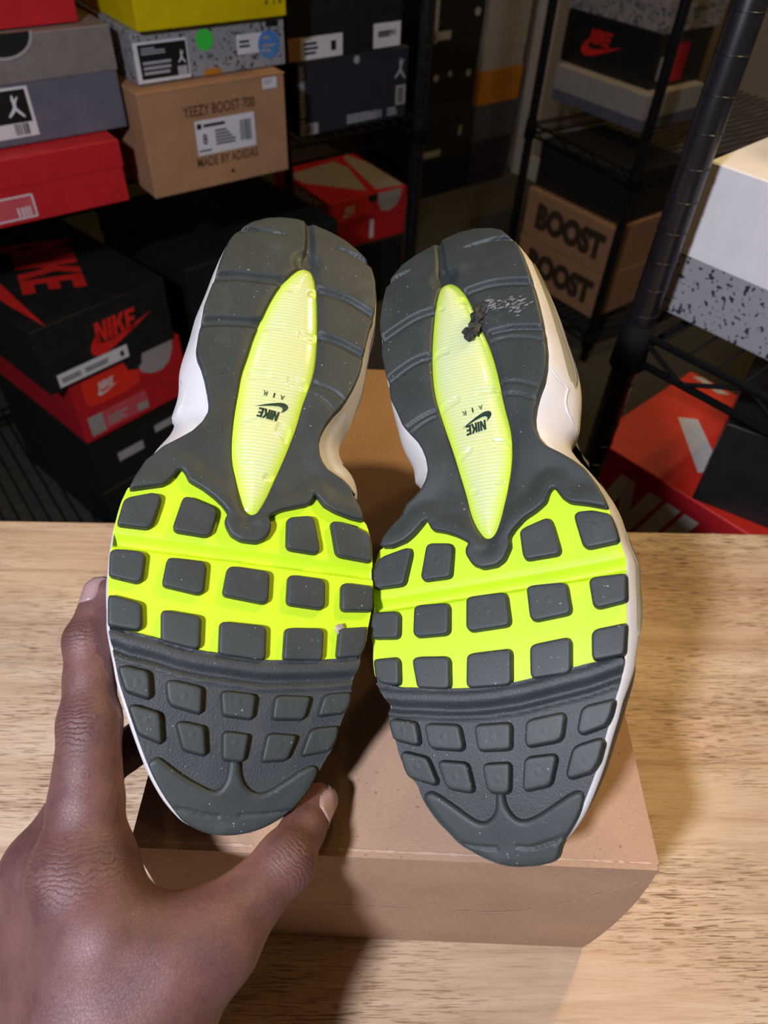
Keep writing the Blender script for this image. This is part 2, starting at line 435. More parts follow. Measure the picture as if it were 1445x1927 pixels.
# ------------------------------------------------------------------ the room
YL, YR = math.radians(39), math.radians(-51)
E1 = Vector((math.cos(YL), math.sin(YL), 0)); E2 = Vector((-math.sin(YL), math.cos(YL), 0))
def room(a, b, z=0.0): return E1 * a + E2 * b + Vector((0, 0, z))
FLOOR_Z, CEIL_Z = -0.74, 1.72
A0, A1, B0, B1 = -2.2, 2.45, -2.2, 3.35
def slab(name, a0, a1, b0, b1, z0, z1, mat):
    v, f = bevel_box(a1 - a0, b1 - b0, z1 - z0, 0.0)
    o = mesh_obj(name, v, f, mat); o.location = room(a0, b0, z0); o.rotation_euler = (0, 0, YL)
    return struct(o)
slab('floor', A0, A1, B0, B1, FLOOR_Z - 0.05, FLOOR_Z, M['floor'])
slab('ceiling', A0, A1, B0, B1, CEIL_Z, CEIL_Z + 0.05, M['wall'])
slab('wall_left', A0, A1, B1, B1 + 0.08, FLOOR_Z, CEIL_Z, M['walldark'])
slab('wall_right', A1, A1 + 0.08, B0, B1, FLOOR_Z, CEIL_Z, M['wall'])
slab('wall_back', A0, A1, B0 - 0.08, B0, FLOOR_Z, CEIL_Z, M['wall'])
slab('wall_near', A0 - 0.08, A0, B0, B1, FLOOR_Z, CEIL_Z, M['wall'])
slab('trim_1', A1 - 0.025, A1, 2.17, 2.25, FLOOR_Z, CEIL_Z, M['trim'])
slab('baseboard_right', A1 - 0.014, A1, B0, 2.16, FLOOR_Z, FLOOR_Z + 0.09, M['trim'])

# ------------------------------------------------------------------ table
tb = thing('table', 'light oak laminate table top with fine horizontal grain under the cardboard box', 'table', (0, 0.4155, 0), math.radians(3.3))
box_obj('table_top', 1.26, 0.72, 0.032, M['oak'], tb, (-0.90, -0.72, -0.032), 0.0015)
for x in (-0.86, 0.29):
    for y in (-0.68, -0.09):
        box_obj('leg', 0.05, 0.05, 0.708, M['postblk'], tb, (x, y, -0.74), 0.002)
box_obj('apron', 1.10, 0.02, 0.07, M['postblk'], tb, (-0.81, -0.075, -0.102), 0.001)

# ------------------------------------------------------------------ kraft box under the shoes
BW, BD, BH = 0.2235, 0.350, 0.135
kb = thing('cardboard_box', 'plain brown kraft shoebox lying on the oak table under both sneakers', 'box', (-0.098, 0.1030, 0), math.radians(0.9))
box_obj('box_body', BW, BD, BH, M['kraft'], kb, (0, 0, 0), 0.0004)
def plate(name, poly, n0, n1, mat, parent):
    V = [(u, -n0, v) for u, v in poly] + [(u, -n1, v) for u, v in poly]; n = len(poly)
    T = [list(t) for t in geometry.tessellate_polygon([[Vector((a, b, 0)) for a, b in poly]])]
    F = [[i + n for i in t] for t in T] + [t[::-1] for t in T] + [[k, (k + 1) % n, n + (k + 1) % n, n + k] for k in range(n)]
    o = mesh_obj(name, V, F, mat, parent)
    bm = bmesh.new(); bm.from_mesh(o.data); bmesh.ops.recalc_face_normals(bm, faces=bm.faces); bm.to_mesh(o.data); bm.free()
    return o
rr = random.Random(3)
side = [(BW + 0.0045 * math.sin(math.pi * (k / 12.0)) ** 0.8, 0.001 + (BH - 0.004) * k / 12.0) for k in range(13)]
plate('front_panel', [(0.0015, 0.0005)] + side + [(0.0015, BH - 0.0012)], -0.0006, 0.0012, M['kraft'], kb)
low = [(0.002, 0.069)]
for k in range(1, 60):
    u = 0.002 + 0.155 * k / 60; low.append((u, 0.069 - 0.004 * k / 60 + rr.uniform(-.0005, .0005)))
for k in range(0, 22):
    a = k / 21.0; low.append((0.158 + 0.066 * a, 0.0655 + 0.066 * (a ** 2.0) + rr.uniform(-.0004, .0004)))
plate('front_flap', low + [(BW - 0.001, BH + 0.0001), (0.002, BH + 0.0001)], -0.0004, 0.0024, M['kraft'], kb)

def strip(name, pts, wfun, place, mat, seed):
    """a ragged pale line: the torn flap edge, and the worn top crease with its highlight painted in"""
    rr = random.Random(seed); V, F = [], []
    for i, (u, v) in enumerate(pts):
        w = wfun(i / (len(pts) - 1.0)) * rr.uniform(.35, 1.3)
        V += [place(u, v - w), place(u, v + w)]
        if i and rr.random() < .88: F.append([2 * i - 2, 2 * i, 2 * i + 1, 2 * i - 1])
    return mesh_obj(name, V, F, mat, kb)
strip('torn_edge', [(u, v + 0.0004) for u, v in low], lambda t: 0.0004 if t < .7 else 0.0006, lambda u, v: (u, -0.00265, v), M['kraftpale'], 4)
strip('worn_edge_highlight', [(0.003 + (BW - 0.006) * i / 90.0, 0.0004) for i in range(91)], lambda t: 0.0006, lambda u, v: (u, v, BH + 0.0003), M['kraftpale'], 9)  # worn top crease, its highlight painted in as paler card

# ------------------------------------------------------------------ sneakers
SHOE = json.loads("""
{"L":{"T":[-0.04869,0.09387,0.175],
"S":[-0.02543,0.90526,0.42409],
"L":[0.97115,0.12299,-0.20431],
"N":[0.23712,-0.40666,0.88227],
"band":[[72.5,-48.2],[71.6,-41.8],[70.2,-34.9],[68.2,-27.5],[66.8,-19.0],[66.3,-12.8],[65.5,-4.1],[64.7,5.8],[65.1,13.0],[65.7,21.5],[66.3,28.8],[67.1,35.4]],
"heel":[[270.2,-23.0],[276.5,-17.9],[281.6,-10.9],[284.5,-3.6],[285.6,3.9],[284.6,9.8],[283.0,14.9],[280.6,21.8],[277.1,28.6],[272.1,34.7],[265.6,40.7],[259.6,43.3],[252.6,44.9],[244.7,45.3],[236.0,45.0],[230.3,44.8],[225.3,43.1],[215.7,
41.4],[206.5,40.3],[200.1,39.2],[192.7,36.8],[186.2,33.9],[182.0,31.8],[177.2,28.2],[171.2,24.7],[166.0,22.7],[161.0,21.9],[156.2,22.6],[152.5,24.3],[149.6,26.7],[147.7,30.2],[145.8,33.6],[143.1,36.8],[138.8,40.0],[140.3,37.9],[134.2,41.8],
[127.1,44.1],[127.8,38.5],[129.8,31.3],[132.3,25.9],[135.2,23.5],[137.3,21.6],[133.9,20.5],[131.5,18.9],[129.9,13.9],[127.9,8.1],[125.6,4.0],[124.1,2.5],[120.8,4.0],[118.1,3.8],[113.9,1.6],[112.3,-1.5],[112.5,-8.1],[114.6,-12.3],[118.6,
-14.8],[121.2,-15.4],[123.9,-14.2],[127.2,-16.9],[130.2,-20.5],[133.6,-25.7],[136.4,-31.7],[139.7,-33.5],[141.7,-35.4],[140.1,-37.0],[136.3,-38.9],[133.3,-41.3],[129.4,-54.8],[135.8,-53.0],[143.3,-50.1],[147.9,-46.0],[150.5,-44.1],[155.3,
-37.9],[159.5,-32.9],[164.4,-29.3],[169.5,-27.4],[173.5,-27.5],[178.9,-28.8],[185.2,-30.6],[190.6,-32.6],[195.2,-34.9],[199.2,-35.9],[206.1,-35.8],[212.2,-35.4],[222.0,-35.0],[229.4,-33.6],[237.0,-32.1],[248.7,-30.4],[255.0,-29.1],[260.6,
-27.7],[264.1,-26.4]],
"volt":[[74.0,-54.8],[78.5,-55.2],[84.7,-56.4],[91.0,-57.3],[95.8,-57.6],[103.8,-58.2],[107.1,-58.4],[112.9,-58.5],[117.2,-57.9],[124.1,-57.4],[127.7,-56.4],[131.8,-55.4],[133.9,-49.0],[136.2,-41.7],[144.2,-38.7],[145.2,-34.8],[139.8,
-31.2],[130.8,-17.1],[124.3,-11.5],[125.8,0.9],[129.9,4.8],[134.2,18.4],[140.1,20.2],[140.8,22.8],[135.3,27.1],[130.7,39.0],[128.1,45.0],[123.7,47.0],[118.4,48.5],[111.2,49.1],[100.7,49.8],[93.7,49.9],[86.8,49.3],[80.8,48.3],[74.0,47.7],
[69.0,45.8],[67.1,35.4],[66.3,28.8],[65.7,21.5],[65.1,13.0],[64.7,5.8],[65.5,-4.1],[66.3,-12.8],[66.8,-19.0],[68.2,-27.5],[70.2,-34.9],[71.6,-41.8],[72.5,-48.2]],
"toe":[[69.0,45.8],[64.6,44.8],[60.6,43.8],[57.3,42.4],[53.4,42.9],[49.4,42.1],[46.2,40.7],[43.1,39.7],[39.2,38.5],[35.3,38.3],[31.5,36.6],[28.4,34.5],[25.3,33.1],[21.9,31.5],[17.0,29.2],[12.4,26.5],[7.9,22.2],[3.8,16.4],[1.2,11.3],[-0.3,
6.1],[-1.2,0.1],[-1.0,-5.9],[0.3,-11.3],[3.1,-17.2],[4.5,-19.2],[8.1,-22.5],[13.0,-26.7],[19.3,-31.1],[24.2,-33.9],[30.5,-37.2],[37.6,-40.6],[46.1,-44.6],[53.9,-48.2],[59.7,-50.0],[64.8,-51.8],[74.0,-54.8],[72.5,-48.2],[71.6,-41.8],[70.2,
-34.9],[68.2,-27.5],[66.8,-19.0],[66.3,-12.8],[65.5,-4.1],[64.7,5.8],[65.1,13.0],[65.7,21.5],[66.3,28.8],[67.1,35.4]],
"outline":[[272.1,-23.0],[278.5,-17.9],[283.7,-10.8],[286.7,-3.5],[287.9,4.1],[286.9,10.1],[285.2,15.2],[282.8,22.1],[279.1,29.1],[274.1,35.1],[267.5,41.2],[261.4,43.8],[254.3,45.4],[246.2,45.7],[237.4,45.4],[231.7,45.2],[226.6,43.5],
[217.0,41.8],[207.7,40.7],[201.3,39.6],[193.8,37.2],[187.2,34.3],[183.0,32.2],[178.2,28.5],[172.2,25.0],[166.9,23.0],[161.9,22.2],[157.1,22.9],[153.3,24.6],[150.5,27.0],[148.5,30.5],[146.6,34.0],[143.8,37.2],[139.5,40.4],[141.1,38.3],
[134.9,42.2],[127.8,44.6],[123.4,46.8],[118.1,48.3],[111.0,48.9],[100.4,49.6],[93.5,49.7],[86.6,49.1],[80.6,48.0],[73.9,47.5],[68.9,45.6],[64.5,44.6],[60.5,43.6],[57.2,42.1],[53.3,42.7],[49.4,41.9],[46.2,40.5],[43.0,39.5],[39.1,38.4],[35.3,
38.1],[31.5,36.4],[28.4,34.3],[25.3,33.0],[21.9,31.3],[17.0,29.0],[12.5,26.3],[8.0,22.1],[3.9,16.3],[1.3,11.2],[-0.2,6.0],[-1.1,0.1],[-0.9,-6.0],[0.4,-11.3],[3.2,-17.2],[4.6,-19.2],[8.1,-22.5],[13.0,-26.7],[19.3,-31.1],[24.2,-33.9],[30.5,
-37.1],[37.6,-40.5],[46.0,-44.5],[53.9,-48.1],[59.6,-49.9],[64.7,-51.7],[73.8,-54.7],[78.4,-55.1],[84.5,-56.2],[90.8,-57.2],[95.5,-57.4],[103.6,-58.1],[106.8,-58.2],[112.7,-58.3],[116.9,-57.8],[123.8,-57.3],[127.4,-56.2],[130.1,-55.1],
[136.5,-53.2],[144.0,-50.3],[148.7,-46.1],[151.4,-44.2],[156.1,-38.0],[160.4,-33.0],[165.3,-29.4],[170.4,-27.5],[174.5,-27.6],[180.0,-28.9],[186.3,-30.6],[191.7,-32.7],[196.4,-35.0],[200.4,-36.0],[207.3,-35.9],[213.5,-35.5],[223.3,-35.1],
[230.8,-33.7],[238.4,-32.2],[250.2,-30.4],[256.6,-29.1],[262.3,-27.7],[266.0,-26.5]],
"wing":[[129.9,-54.9],[131.3,-48.5],[133.3,-41.3],[136.3,-38.9],[140.1,-37.0],[141.7,-35.4],[139.7,-33.5],[136.4,-31.7],[133.6,-25.7],[130.2,-20.5],[127.2,-16.9],[123.9,-14.2],[121.2,-15.4],[118.6,-14.8],[114.6,-12.3],[112.5,-8.1],[112.3,
-1.5],[113.9,1.6],[118.1,3.8],[120.8,4.0],[124.1,2.5],[125.6,4.0],[127.9,8.1],[129.9,13.9],[131.5,18.9],[133.9,20.5],[137.3,21.6],[135.2,23.5],[132.3,25.9],[129.8,31.3],[127.8,38.5],[126.2,43.9]],
"air":[[253.7,9.5],[252.4,12.8],[248.4,14.7],[241.8,15.9],[232.7,17.0],[216.4,18.0],[205.7,18.2],[196.8,17.6],[187.9,15.8],[180.7,13.6],[168.8,11.5],[159.5,9.2],[149.6,6.3],[140.7,3.4],[131.9,0.6],[126.4,-1.8],[124.8,-3.0],[124.3,-5.7],
[125.3,-7.9],[127.7,-9.5],[134.2,-11.2],[142.3,-13.4],[147.4,-14.9],[155.1,-15.9],[163.7,-16.2],[172.6,-16.0],[180.8,-15.7],[190.1,-15.5],[199.8,-13.4],[208.7,-12.0],[217.1,-9.7],[227.7,-6.8],[236.6,-3.6],[243.0,-0.2],[248.7,3.4],[252.2,
6.4]],
"lug":[[[124.5,-56.1],[126.2,-54.4],[129.4,-45.1],[128.5,-41.9],[124.1,-42.1],[115.4,-43.7],[113.9,-45.4],[114.1,-57.2]],[[128.7,-33.2],[129.4,-30.9],[126.2,-20.8],[124.2,-19.0],[120.8,-19.1],[114.1,-20.4],[113.1,-22.2],[113.9,-34.5],
[115.9,-35.6]],[[124.2,10.5],[125.4,12.1],[126.9,20.1],[125.9,21.9],[113.3,25.1],[111.1,25.0],[110.4,23.3],[111.1,12.3],[112.3,11.1]],[[125.0,29.4],[125.8,31.5],[124.7,38.6],[122.2,45.4],[120.2,47.3],[114.0,48.1],[109.1,48.3],[110.3,34.1],
[111.5,32.5]],[[103.0,-58.1],[104.2,-56.2],[104.2,-46.8],[102.8,-44.7],[92.7,-44.5],[91.3,-46.1],[93.1,-57.0]],[[102.0,-36.2],[102.8,-34.7],[102.4,-22.2],[101.0,-20.7],[90.0,-20.5],[88.8,-22.3],[91.0,-36.3],[92.6,-36.8]],[[100.6,-12.2],
[101.6,-10.2],[100.8,3.6],[99.3,5.1],[88.5,5.4],[87.2,3.9],[89.1,-12.2],[90.2,-13.1]],[[99.2,12.8],[100.2,14.3],[99.6,27.0],[98.1,28.5],[88.0,28.9],[86.8,27.3],[87.6,14.1],[88.7,13.0]],[[97.8,35.6],[98.9,37.3],[98.4,49.2],[87.8,49.5],[86.9,
37.0],[88.1,35.9]],[[85.7,-56.2],[85.6,-54.2],[83.9,-45.1],[82.8,-43.5],[74.4,-42.2],[72.8,-43.2],[73.9,-54.5]],[[80.7,-35.8],[81.5,-34.4],[80.3,-21.7],[79.2,-20.4],[68.3,-19.6],[67.1,-20.9],[69.6,-34.4]],[[77.8,-12.9],[78.7,-11.5],[78.2,
3.9],[77.2,5.6],[65.4,6.3],[64.5,4.8],[65.8,-12.1]],[[77.3,13.2],[78.1,14.8],[78.8,27.4],[77.7,29.1],[66.0,29.3],[65.2,13.4]],[[79.4,35.7],[80.9,47.5],[73.6,47.0],[68.6,45.2],[67.3,35.2],[73.6,35.4]],[[58.8,-48.8],[59.3,-46.5],[57.8,-38.3],
[55.8,-37.0],[47.8,-35.6],[47.9,-37.1],[50.1,-44.9]],[[54.3,-30.6],[54.9,-28.8],[53.1,-18.2],[51.7,-16.9],[43.2,-16.3],[43.3,-17.8],[45.6,-27.7],[48.1,-29.3]],[[51.3,-9.6],[52.0,-7.9],[51.2,2.9],[49.7,3.9],[41.9,3.5],[42.8,-8.0]],[[50.5,
11.6],[51.3,13.5],[51.4,25.0],[50.0,25.5],[42.7,23.8],[42.2,11.2]],[[51.8,31.0],[52.9,33.4],[53.9,41.9],[50.0,42.2],[46.1,40.1],[44.1,29.3]],[[44.5,-43.1],[45.2,-41.4],[42.9,-32.5],[41.5,-31.2],[31.5,-29.3],[34.8,-38.3]],[[39.2,-25.1],
[39.9,-23.3],[38.5,-15.1],[37.1,-14.3],[27.7,-12.7],[29.6,-21.4]],[[36.3,-7.3],[36.9,-5.9],[36.2,1.8],[35.2,2.7],[26.0,1.8],[26.5,-6.2]],[[36.2,9.9],[36.8,11.8],[36.5,20.4],[35.5,21.5],[27.2,18.6],[26.2,8.6]],[[38.3,26.6],[39.4,28.9],[40.6,
37.8],[36.0,37.6],[31.3,35.2],[28.7,23.9]]],
"cap":[[24.3,-33.8],[26.4,-32.2],[27.2,-30.5],[25.5,-27.8],[20.0,-19.5],[17.1,-13.3],[15.3,-9.4],[15.7,-6.5],[18.2,-4.5],[22.9,-3.9],[26.9,-4.2],[27.1,0.9],[21.6,1.3],[17.3,3.5],[14.8,7.2],[14.9,11.0],[18.3,16.8],[23.6,24.1],[25.9,28.6],
[24.6,31.1],[22.0,31.0],[17.1,28.7],[12.6,26.0],[8.1,21.8],[4.1,16.1],[1.5,11.0],[-0.0,5.8],[-0.9,-0.1],[-0.7,-6.1],[0.6,-11.4],[3.4,-17.2],[4.8,-19.2],[8.3,-22.5],[13.2,-26.7],[19.4,-31.0]],
"groove":[[[[268.6,-24.5],[271.4,-17.5],[272.2,-9.5],[271.5,-1.4]],1.9,3.0,"taper"],[[[237.8,-32.6],[240.6,-23.4],[241.6,-13.5],[242.5,-1.5]],3.2,2.6,""],[[[212.5,-36.1],[215.0,-28.3],[216.4,-18.8],[217.4,-9.8]],3.2,2.6,""],[[[186.0,-30.6],
[188.3,-27.0],[190.7,-20.7]],0.8,0.8,""],[[[263.3,42.4],[266.5,35.5],[268.8,30.4],[270.2,23.6]],1.9,3.0,"taper"],[[[231.4,45.7],[235.5,38.1],[239.4,29.7],[241.0,17.4]],2.8,2.6,""],[[[208.5,42.1],[211.1,35.9],[214.2,28.6],[215.8,19.3]],2.8,
2.6,""],[[[181.9,34.1],[187.5,29.2],[189.6,23.6],[191.0,17.4]],1.2,1.2,""],[[[177.2,28.2],[183.1,23.2],[185.1,17.8]],0.8,0.8,""],[[[288.6,9.5],[273.6,10.8],[264.5,11.1],[256.9,10.8]],2.6,2.6,"chan"]],
"pocket":[[256.6,10.0]],
"vg":[[107.1,-59.6],[106.3,-34.4],[105.5,-9.8],[104.5,14.9],[103.2,51.0]],
"slit":[[[8.7,-21.4],[7.7,-15.9],[6.3,-9.8],[6.0,-5.4]],[[6.6,2.4],[6.7,8.1],[7.3,14.2],[8.5,22.2]]],
"mark":{"air_text":[181.3,-0.0],
"nike":[171.6,-1.8],
"swoosh":[175.9,-0.3]},"textdir":[[180.4,4.5],[181.5,-4.8]],
"tab":[[[237.5,-0.7],[242.2,1.7],[241.6,5.3],[236.9,5.3]],[[240.0,11.0],[241.9,15.3],[236.8,15.6],[236.8,11.2]],[[218.7,-7.7],[220.7,2.2],[215.1,1.1],[213.5,-9.1]],[[217.0,8.3],[216.9,17.3],[212.9,17.1],[212.9,8.2]],[[192.9,-12.9],[194.5,
-1.9],[188.5,-2.1],[187.0,-13.1]],[[192.7,4.7],[190.7,15.5],[186.3,14.6],[187.2,5.1]],[[165.9,-14.7],[170.1,-5.7],[164.9,-5.2],[162.3,-14.7]],[[169.9,3.1],[166.4,9.3],[158.1,7.7],[164.3,1.0]],[[147.2,-13.9],[149.7,-6.7],[146.8,-5.8],[143.6,
-11.8]],[[145.2,0.1],[143.4,3.8],[140.2,2.6],[141.1,-2.4]]],
"debris":[[79.5,35.3]]},"R":{"T":[0.04942,0.08757,0.178],
"S":[-0.04602,0.90861,0.41511],
"L":[0.90112,-0.14158,0.4098],
"N":[-0.43112,-0.39293,0.81225],
"band":[[64.6,-39.6],[64.4,-33.0],[63.5,-17.5],[63.5,-10.0],[63.9,-1.9],[65.2,9.4],[66.3,14.9],[69.8,31.4],[71.3,38.4]],
"heel":[[230.4,-48.7],[239.7,-49.9],[248.9,-49.5],[257.1,-48.3],[264.4,-47.2],[270.1,-44.4],[276.8,-39.5],[281.3,-32.4],[284.7,-24.1],[287.8,-17.0],[289.6,-8.8],[288.7,-0.5],[285.3,7.7],[281.6,12.8],[274.7,17.2],[270.2,20.1],[264.2,22.3],
[253.7,24.8],[242.9,27.0],[232.9,28.6],[223.3,29.8],[214.0,30.7],[206.0,30.9],[198.4,30.2],[192.0,28.7],[185.9,26.2],[180.6,24.6],[175.2,23.6],[170.7,23.6],[165.8,24.9],[161.2,27.9],[157.2,33.3],[152.8,38.5],[148.2,42.8],[142.2,46.1],
[136.0,48.6],[130.2,50.2],[132.8,42.6],[134.6,35.8],[137.1,32.8],[140.4,31.0],[142.6,29.6],[140.4,27.8],[136.3,26.3],[133.1,22.1],[130.3,17.0],[126.2,12.7],[123.0,10.4],[119.2,10.8],[113.6,7.9],[111.4,4.5],[110.9,-1.4],[112.9,-5.6],[117.4,
-8.2],[120.0,-8.4],[122.3,-6.8],[124.0,-8.7],[126.2,-12.2],[128.6,-17.5],[130.2,-23.3],[133.1,-24.7],[135.7,-26.2],[133.1,-28.4],[129.4,-32.1],[126.7,-35.9],[124.8,-42.5],[125.4,-47.8],[129.8,-46.4],[134.9,-42.6],[138.9,-37.8],[143.8,
-35.6],[146.9,-31.9],[150.1,-28.6],[154.4,-26.2],[159.0,-25.2],[164.8,-26.1],[169.9,-28.0],[174.8,-30.8],[180.1,-35.1],[183.5,-37.6],[190.1,-40.1],[198.1,-43.6],[205.6,-44.7],[212.4,-46.4],[223.7,-48.6]],
"volt":[[67.8,-50.9],[76.4,-52.0],[82.3,-51.7],[88.4,-53.4],[95.2,-53.0],[100.5,-52.7],[104.8,-51.8],[110.3,-53.3],[116.6,-52.5],[122.8,-50.1],[125.0,-49.7],[127.1,-43.9],[132.0,-34.3],[137.8,-29.5],[137.3,-25.3],[132.4,-23.1],[125.2,-7.9],
[122.2,-4.5],[121.0,5.7],[129.0,11.2],[135.7,19.9],[138.4,25.0],[143.5,26.6],[145.7,29.2],[141.8,31.7],[137.2,36.2],[135.5,42.4],[132.3,50.0],[124.7,51.3],[117.2,52.9],[111.4,54.5],[108.3,54.7],[102.1,53.6],[96.0,53.2],[90.0,52.8],[85.6,
52.3],[79.7,51.4],[73.2,50.4],[71.3,38.4],[69.8,31.4],[66.3,14.9],[65.2,9.4],[63.9,-1.9],[63.5,-10.0],[63.5,-17.5],[64.4,-33.0],[64.6,-39.6]],
"toe":[[73.2,50.4],[69.7,50.0],[62.7,47.5],[58.6,45.7],[52.4,43.6],[45.5,40.8],[37.3,37.8],[31.1,35.0],[25.0,31.8],[18.8,28.6],[12.6,24.3],[7.6,20.1],[2.4,18.3],[0.5,14.0],[-0.6,8.0],[-1.2,1.9],[-0.7,-3.4],[1.1,-9.4],[3.6,-14.6],[5.9,
-19.2],[9.7,-22.8],[13.9,-27.3],[18.9,-30.9],[22.9,-33.1],[26.9,-34.0],[29.9,-36.8],[32.9,-38.7],[38.1,-41.4],[43.5,-42.3],[47.4,-44.3],[52.1,-45.0],[57.6,-44.3],[60.8,-46.0],[64.0,-48.2],[67.8,-50.9],[64.6,-39.6],[64.4,-33.0],[63.5,-17.5],
[63.5,-10.0],[63.9,-1.9],[65.2,9.4],[66.3,14.9],[69.8,31.4],[71.3,38.4]],
"outline":[[231.8,-49.6],[241.2,-50.8],[250.5,-50.5],[258.8,-49.3],[266.3,-48.2],[272.2,-45.4],[278.9,-40.6],[283.6,-33.4],[287.1,-25.1],[290.2,-17.9],[292.1,-9.6],[291.2,-1.3],[287.6,7.0],[283.8,12.1],[276.8,16.6],[272.2,19.5],[266.1,
21.9],[255.4,24.4],[244.4,26.6],[234.3,28.3],[224.7,29.4],[215.3,30.3],[207.3,30.5],[199.6,29.8],[193.2,28.3],[187.0,25.8],[181.7,24.2],[176.3,23.2],[171.6,23.2],[166.8,24.6],[162.2,27.6],[158.1,33.0],[153.6,38.2],[149.0,42.5],[143.0,45.9],
[136.7,48.4],[130.9,50.0],[124.4,51.4],[116.9,53.0],[111.2,54.6],[108.0,54.8],[101.9,53.7],[95.8,53.3],[89.8,52.9],[85.4,52.4],[79.6,51.5],[73.1,50.5],[69.6,50.1],[62.6,47.6],[58.5,45.8],[52.3,43.8],[45.5,40.9],[37.3,37.9],[31.2,35.1],
[25.0,32.0],[18.9,28.8],[12.6,24.5],[7.7,20.3],[2.5,18.5],[0.6,14.3],[-0.5,8.2],[-1.1,2.1],[-0.5,-3.1],[1.2,-9.1],[3.8,-14.3],[6.0,-18.8],[9.8,-22.4],[13.9,-26.9],[18.9,-30.6],[22.9,-32.7],[27.0,-33.6],[29.9,-36.3],[32.9,-38.2],[38.1,
-40.9],[43.5,-41.9],[47.3,-43.9],[52.0,-44.6],[57.5,-43.9],[60.7,-45.6],[63.9,-47.8],[67.6,-50.5],[76.3,-51.5],[82.1,-51.2],[88.2,-52.9],[95.0,-52.6],[100.2,-52.2],[104.6,-51.3],[110.1,-52.8],[116.3,-52.0],[122.4,-49.6],[126.0,-48.7],
[130.5,-47.3],[135.6,-43.5],[139.7,-38.6],[144.6,-36.4],[147.7,-32.7],[151.0,-29.4],[155.3,-27.0],[159.9,-26.0],[165.7,-26.9],[170.9,-28.8],[175.8,-31.6],[181.1,-36.0],[184.6,-38.4],[191.2,-41.0],[199.2,-44.5],[206.9,-45.6],[213.7,-47.3],
[225.1,-49.5]],
"wing":[[124.0,-47.6],[124.8,-42.5],[126.7,-35.9],[129.4,-32.1],[133.1,-28.4],[135.7,-26.2],[133.1,-24.7],[130.2,-23.3],[128.6,-17.5],[126.2,-12.2],[124.0,-8.7],[122.3,-6.8],[120.0,-8.4],[117.4,-8.2],[112.9,-5.6],[110.9,-1.4],[111.4,4.5],
[113.6,7.9],[119.2,10.8],[123.0,10.4],[126.2,12.7],[130.3,17.0],[133.1,22.1],[136.3,26.3],[140.4,27.8],[142.6,29.6],[140.4,31.0],[137.1,32.8],[134.6,35.8],[132.8,42.6],[130.5,50.0]],
"air":[[256.6,-15.8],[256.3,-12.8],[252.6,-8.8],[245.6,-4.9],[238.2,-2.2],[226.6,1.2],[217.3,4.6],[206.4,7.3],[196.0,9.1],[187.1,10.1],[179.1,11.4],[171.3,12.8],[164.8,13.2],[155.8,12.5],[146.3,10.7],[137.1,8.2],[130.4,6.6],[125.5,4.8],
[123.6,2.6],[123.7,0.1],[125.0,-1.5],[129.2,-4.0],[135.6,-6.3],[143.8,-7.8],[156.1,-11.0],[165.8,-13.5],[176.0,-16.5],[185.3,-19.2],[193.8,-21.4],[203.3,-22.7],[215.9,-23.1],[228.6,-22.4],[240.3,-21.3],[250.1,-19.7],[255.0,-18.3]],
"lug":[[[119.1,-49.2],[121.1,-46.3],[123.6,-35.9],[123.3,-33.5],[121.0,-33.1],[108.1,-36.3],[107.2,-38.2],[106.8,-50.9],[111.3,-51.9]],[[123.4,-26.1],[124.5,-24.3],[123.5,-15.8],[122.0,-14.0],[109.6,-15.2],[108.7,-16.5],[108.3,-27.6],
[110.0,-28.7]],[[125.0,14.7],[126.5,16.8],[128.9,24.2],[129.4,26.7],[127.1,28.3],[115.7,30.6],[113.7,29.9],[112.8,16.8],[114.5,15.5]],[[129.0,36.8],[130.4,38.6],[130.2,43.9],[127.9,50.5],[122.9,51.9],[116.3,53.0],[114.9,41.1],[116.7,39.2]],
[[95.5,-51.8],[96.3,-49.3],[96.2,-40.4],[94.5,-38.6],[85.7,-38.8],[84.7,-40.4],[85.2,-51.0],[87.8,-52.0]],[[97.0,-31.8],[98.0,-30.0],[98.0,-18.0],[96.7,-16.3],[86.0,-16.6],[84.9,-18.3],[84.6,-30.9],[86.2,-32.3]],[[99.0,-8.8],[99.8,-6.8],
[100.4,6.5],[99.2,8.1],[88.3,9.0],[86.8,7.9],[85.5,-7.7],[87.2,-9.2]],[[101.3,16.2],[102.2,18.2],[102.3,30.3],[101.1,32.1],[91.3,33.0],[89.8,32.0],[87.9,18.6],[89.4,16.9]],[[101.9,40.4],[103.3,42.0],[103.7,54.2],[93.1,53.4],[91.1,42.8],
[92.6,41.1]],[[76.4,-50.4],[76.8,-40.4],[75.5,-38.8],[66.2,-38.7],[65.5,-40.1],[66.5,-47.3],[69.4,-49.7]],[[75.2,-32.8],[76.5,-31.0],[76.1,-18.5],[74.9,-16.7],[64.4,-16.9],[63.3,-18.2],[64.2,-30.9]],[[75.7,-9.3],[76.8,-7.6],[77.8,7.4],
[76.7,8.9],[65.1,8.2],[64.0,6.5],[63.4,-8.7],[64.6,-10.0]],[[77.9,16.2],[79.1,18.0],[80.9,30.2],[79.6,32.0],[69.0,31.1],[67.6,29.9],[66.1,16.7],[67.4,15.7]],[[81.8,39.7],[83.4,41.4],[85.0,52.6],[79.2,51.7],[73.5,50.8],[71.9,39.7],[73.4,
39.1]],[[51.5,-44.0],[52.2,-41.9],[50.8,-32.8],[49.5,-32.0],[42.7,-31.1],[42.1,-32.9],[44.2,-42.3],[48.8,-43.6]],[[49.4,-28.6],[50.2,-26.9],[49.7,-15.2],[48.5,-13.9],[41.2,-12.8],[40.1,-14.3],[40.8,-25.8],[42.3,-27.4]],[[48.9,-7.8],[49.6,
